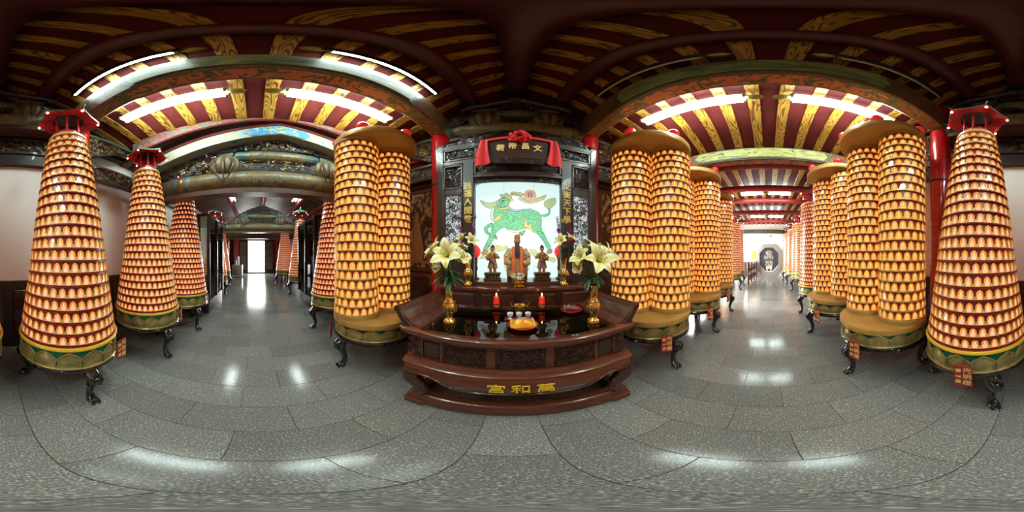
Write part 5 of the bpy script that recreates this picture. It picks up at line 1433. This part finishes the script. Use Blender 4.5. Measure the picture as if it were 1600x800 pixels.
for i, (dx, dy, rz, L) in enumerate(((-.03, .01, .3, .075), (.015, -.015, -.5, .085), (.03, .02, .9, .07), (-.005, .03, 1.8, .07), (-.045, -.02, -.2, .06))):
    place = ('at the left', 'at the front', 'at the right', 'at the back', 'at the front left')[i]
    t = thing('dried_offering', 'brown dried piece %s of the red plate by the right vase' % place, 'food', (.53 + dx, 1.39 + dy, TZ + .016 + .005 * i), rz, 'dried offerings on the red plate')
    part('piece', MB().tube([(-L / 2, 0, .004), (-L * .2, .008, .012), (L * .2, -.006, .014), (L / 2, .004, .006)], [.010, .016, .015, .007], 8, 'snack_brown', flat=.6), t, 60)
    part('rib', MB().tube([(-L / 2, 0, .010), (0, .002, .024), (L / 2, .004, .010)], .002, 4, 'bag_white'), t)
for x, lb in ((-.465, 'red globe lamp by the left couplet, beside the painted screen'), (.612, 'red globe lamp by the right couplet, beside the painted screen')):
    t = thing('red_globe_lamp', lb, 'lamp', (x, 2.06, 1.10), 0, 'red globe lamps on the altar')
    part('stand', MB().lathe([(.045, 0), (.048, .015), (.02, .03), (.015, .10), (.03, .14), (.02, .18), (.028, .28)], 16, 'gold_dark'), t, 50)
    part('globe', MB().ball((0, 0, .355), (.066, .066, .082), 'globe_red', 18, 12), t, 60)
    part('cap', MB().lathe([(.02, .43), (.022, .44), (.008, .45)], 12, 'gold'), t)

# ================================================================ DOORWAY HALL FURNITURE
def glass_case(label, x0, x1, y, yb, h):
    """tall case standing along the aisle: front pane on plane y, end pane on x1 (towards the altar)"""
    t = thing('glass_case', label, 'display case', ((x0 + x1) / 2, y, 0))
    hx = (x1 - x0) / 2; s = 1 if yb > y else -1; D = abs(yb - y)
    F = 'frame_black'
    part('plinth', MB().bev(-hx, hx, min(0, s * D), max(0, s * D), 0, .32, .01, F), t)
    part('top_rail', MB().bev(-hx, hx, min(0, s * D), max(0, s * D), h - .08, h, .01, F), t)
    for x in (-hx, 0, hx):
        for yy in (0, s * D):
            part('post', MB().bev(x - .035, x + .035, yy - .035, yy + .035, .3, h - .06, .006, F), t)
    for k in (-1, 1):
        part('front_pane', MB().box(min(k * .03, k * (hx - .03)), max(k * .03, k * (hx - .03)), -.004, .004, .32, h - .08, 'glass'), t)
        part('end_pane', MB().box(k * hx - .004, k * hx + .004, min(s * .03, s * (D - .03)), max(s * .03, s * (D - .03)), .32, h - .08, 'glass'), t)
    part('back_board', MB().box(-hx, hx, s * D - .01, s * D + .01, .32, h - .08, 'carve_dark'), t)
    part('inner_carving', carving(hx * 1.8, 1.5, 160, 91, GD, .05, size=.4), t, 60, loc=(0, s * (D - .1), .5), rot=(0, 0, 0 if s > 0 else PI))
    return t
glass_case('black framed glass case on the wall side under the truss', -5.1, -3.62, -1.08, -1.85, 2.42)
glass_case('black framed glass case on the altar side under the truss', -5.1, -3.66, 1.38, 2.0, 2.42)
t = thing('steel_cart', 'stainless steel cart against the wall near the bright doorway', 'cart', (-10.9, -1.25, 0))
part('cabinet', MB().bev(-.25, .25, -.34, .34, .12, .80, .01, 'steel'), t)
for y in (-.165, .165): part('door', MB().bev(.25, .262, y - .155, y + .155, .16, .76, .004, 'steel'), t)
for x in (-.2, .2):
    for y in (-.28, .28): part('caster', MB().ball((x, y, .06), (.05, .03, .06), 'frame_black', 10, 6), t, 60)
for y, h, lb in ((-.12, .30, 'shorter steel canister on the steel cart'), (.04, .55, 'tall steel canister on the steel cart')):
    t = thing('canister', lb, 'canister', (-10.9, -1.25 + y, .80))
    part('body', MB().lathe([(.07, 0), (.07, h), (.06, h + .01)], 16, 'steel'), t, 50); part('lid', MB().lathe([(.074, h), (.074, h + .02), (.02, h + .04)], 16, 'silver'), t, 50)
for s, y, lb in ((-1, -1.55, 'red banner left of the bright doorway'), (1, 1.62, 'red banner right of the bright doorway')):
    t = thing('red_banner', lb, 'banner', (XL + .05, y, 2.75))
    part('cloth', MB().sheet([[(.02 * math.sin(i * 1.1), (i / 10 - .5) * .55, -2.1 * j / 6) for i in range(11)] for j in range(7)], 'red_lacquer'), t, 60)
    part('rod', MB().tube([(0, -.32, .01), (0, .32, .01)], .015, 8, 'gold_dark'), t)

# ================================================================ FAR AISLE
t = thing('wooden_railing', 'carved dark wooden railing beside the octagonal window', 'railing', (8.0, .98, 0), math.atan2(-.22, 2.4))
for x in (0, .8, 1.6, 2.4):
    part('newel', MB().lathe([(.06, 0), (.06, .12), (.04, .16), (.055, .3), (.035, .5), (.05, .75), (.06, .9), (.045, .95), (.06, 1.02), (.03, 1.1)], 12, 'banister'), t, 50, loc=(x, 0, 0))
for z in (.18, .92): part('rail', MB().bev(0, 2.4, -.03, .03, z - .03, z + .03, .008, 'banister'), t)
for k in range(12): part('baluster', MB().lathe([(.02, .2), (.03, .35), (.016, .5), (.028, .7), (.018, .9)], 8, 'banister'), t, 50, loc=(.1 + k * .2, 0, 0))
t = thing('yellow_notice', 'yellow paper notice on the white end wall', 'notice', (XR - .01, .98, 1.12))
part('paper', MB().box(-.006, 0, -.155, .155, 0, .66, 'poster_yellow'), t)
part('print', MB().box(-.008, -.006, -.10, -.08, .1, .56, 'socket_wood').box(-.008, -.006, -.01, .01, .1, .56, 'socket_wood').box(-.008, -.006, .08, .10, .1, .56, 'socket_wood'), t)
t = thing('low_counter', 'dark low counter against the white end wall behind the railing', 'counter', (11.12, 1.45, 0))
part('body', MB().bev(-.24, .24, -.62, .62, 0, .95, .01, 'wainscot'), t); part('top', MB().bev(-.25, .25, -.65, .65, .95, 1.0, .01, 'panel_wood'), t)
for y in (-.3, .3): part('door', MB().bev(-.255, -.24, y - .27, y + .27, .08, .88, .006, 'panel_wood'), t)
t = thing('dome_camera', 'small dark dome camera high on the white end wall', 'camera', (XR - .06, -.18, 2.78))
part('bracket', MB().bev(-.03, .06, -.03, .03, .02, .07, .005, 'silver'), t); part('dome', MB().ball((0, 0, 0), (.055, .055, .05), 'frame_black', 12, 8), t, 60)
t = thing('carved_lintel', 'carved painted board along the top of the white end wall', 'carving', (XR - .05, 0, 2.98))
part('board', MB().bev(-.04, .04, YB + .3, YF - .3, 0, .26, .01, 'log_band'), t)
part('painted_field', MB().box(-.05, -.04, -1.0, 1.0, .05, .21, 'log_mural'), t)
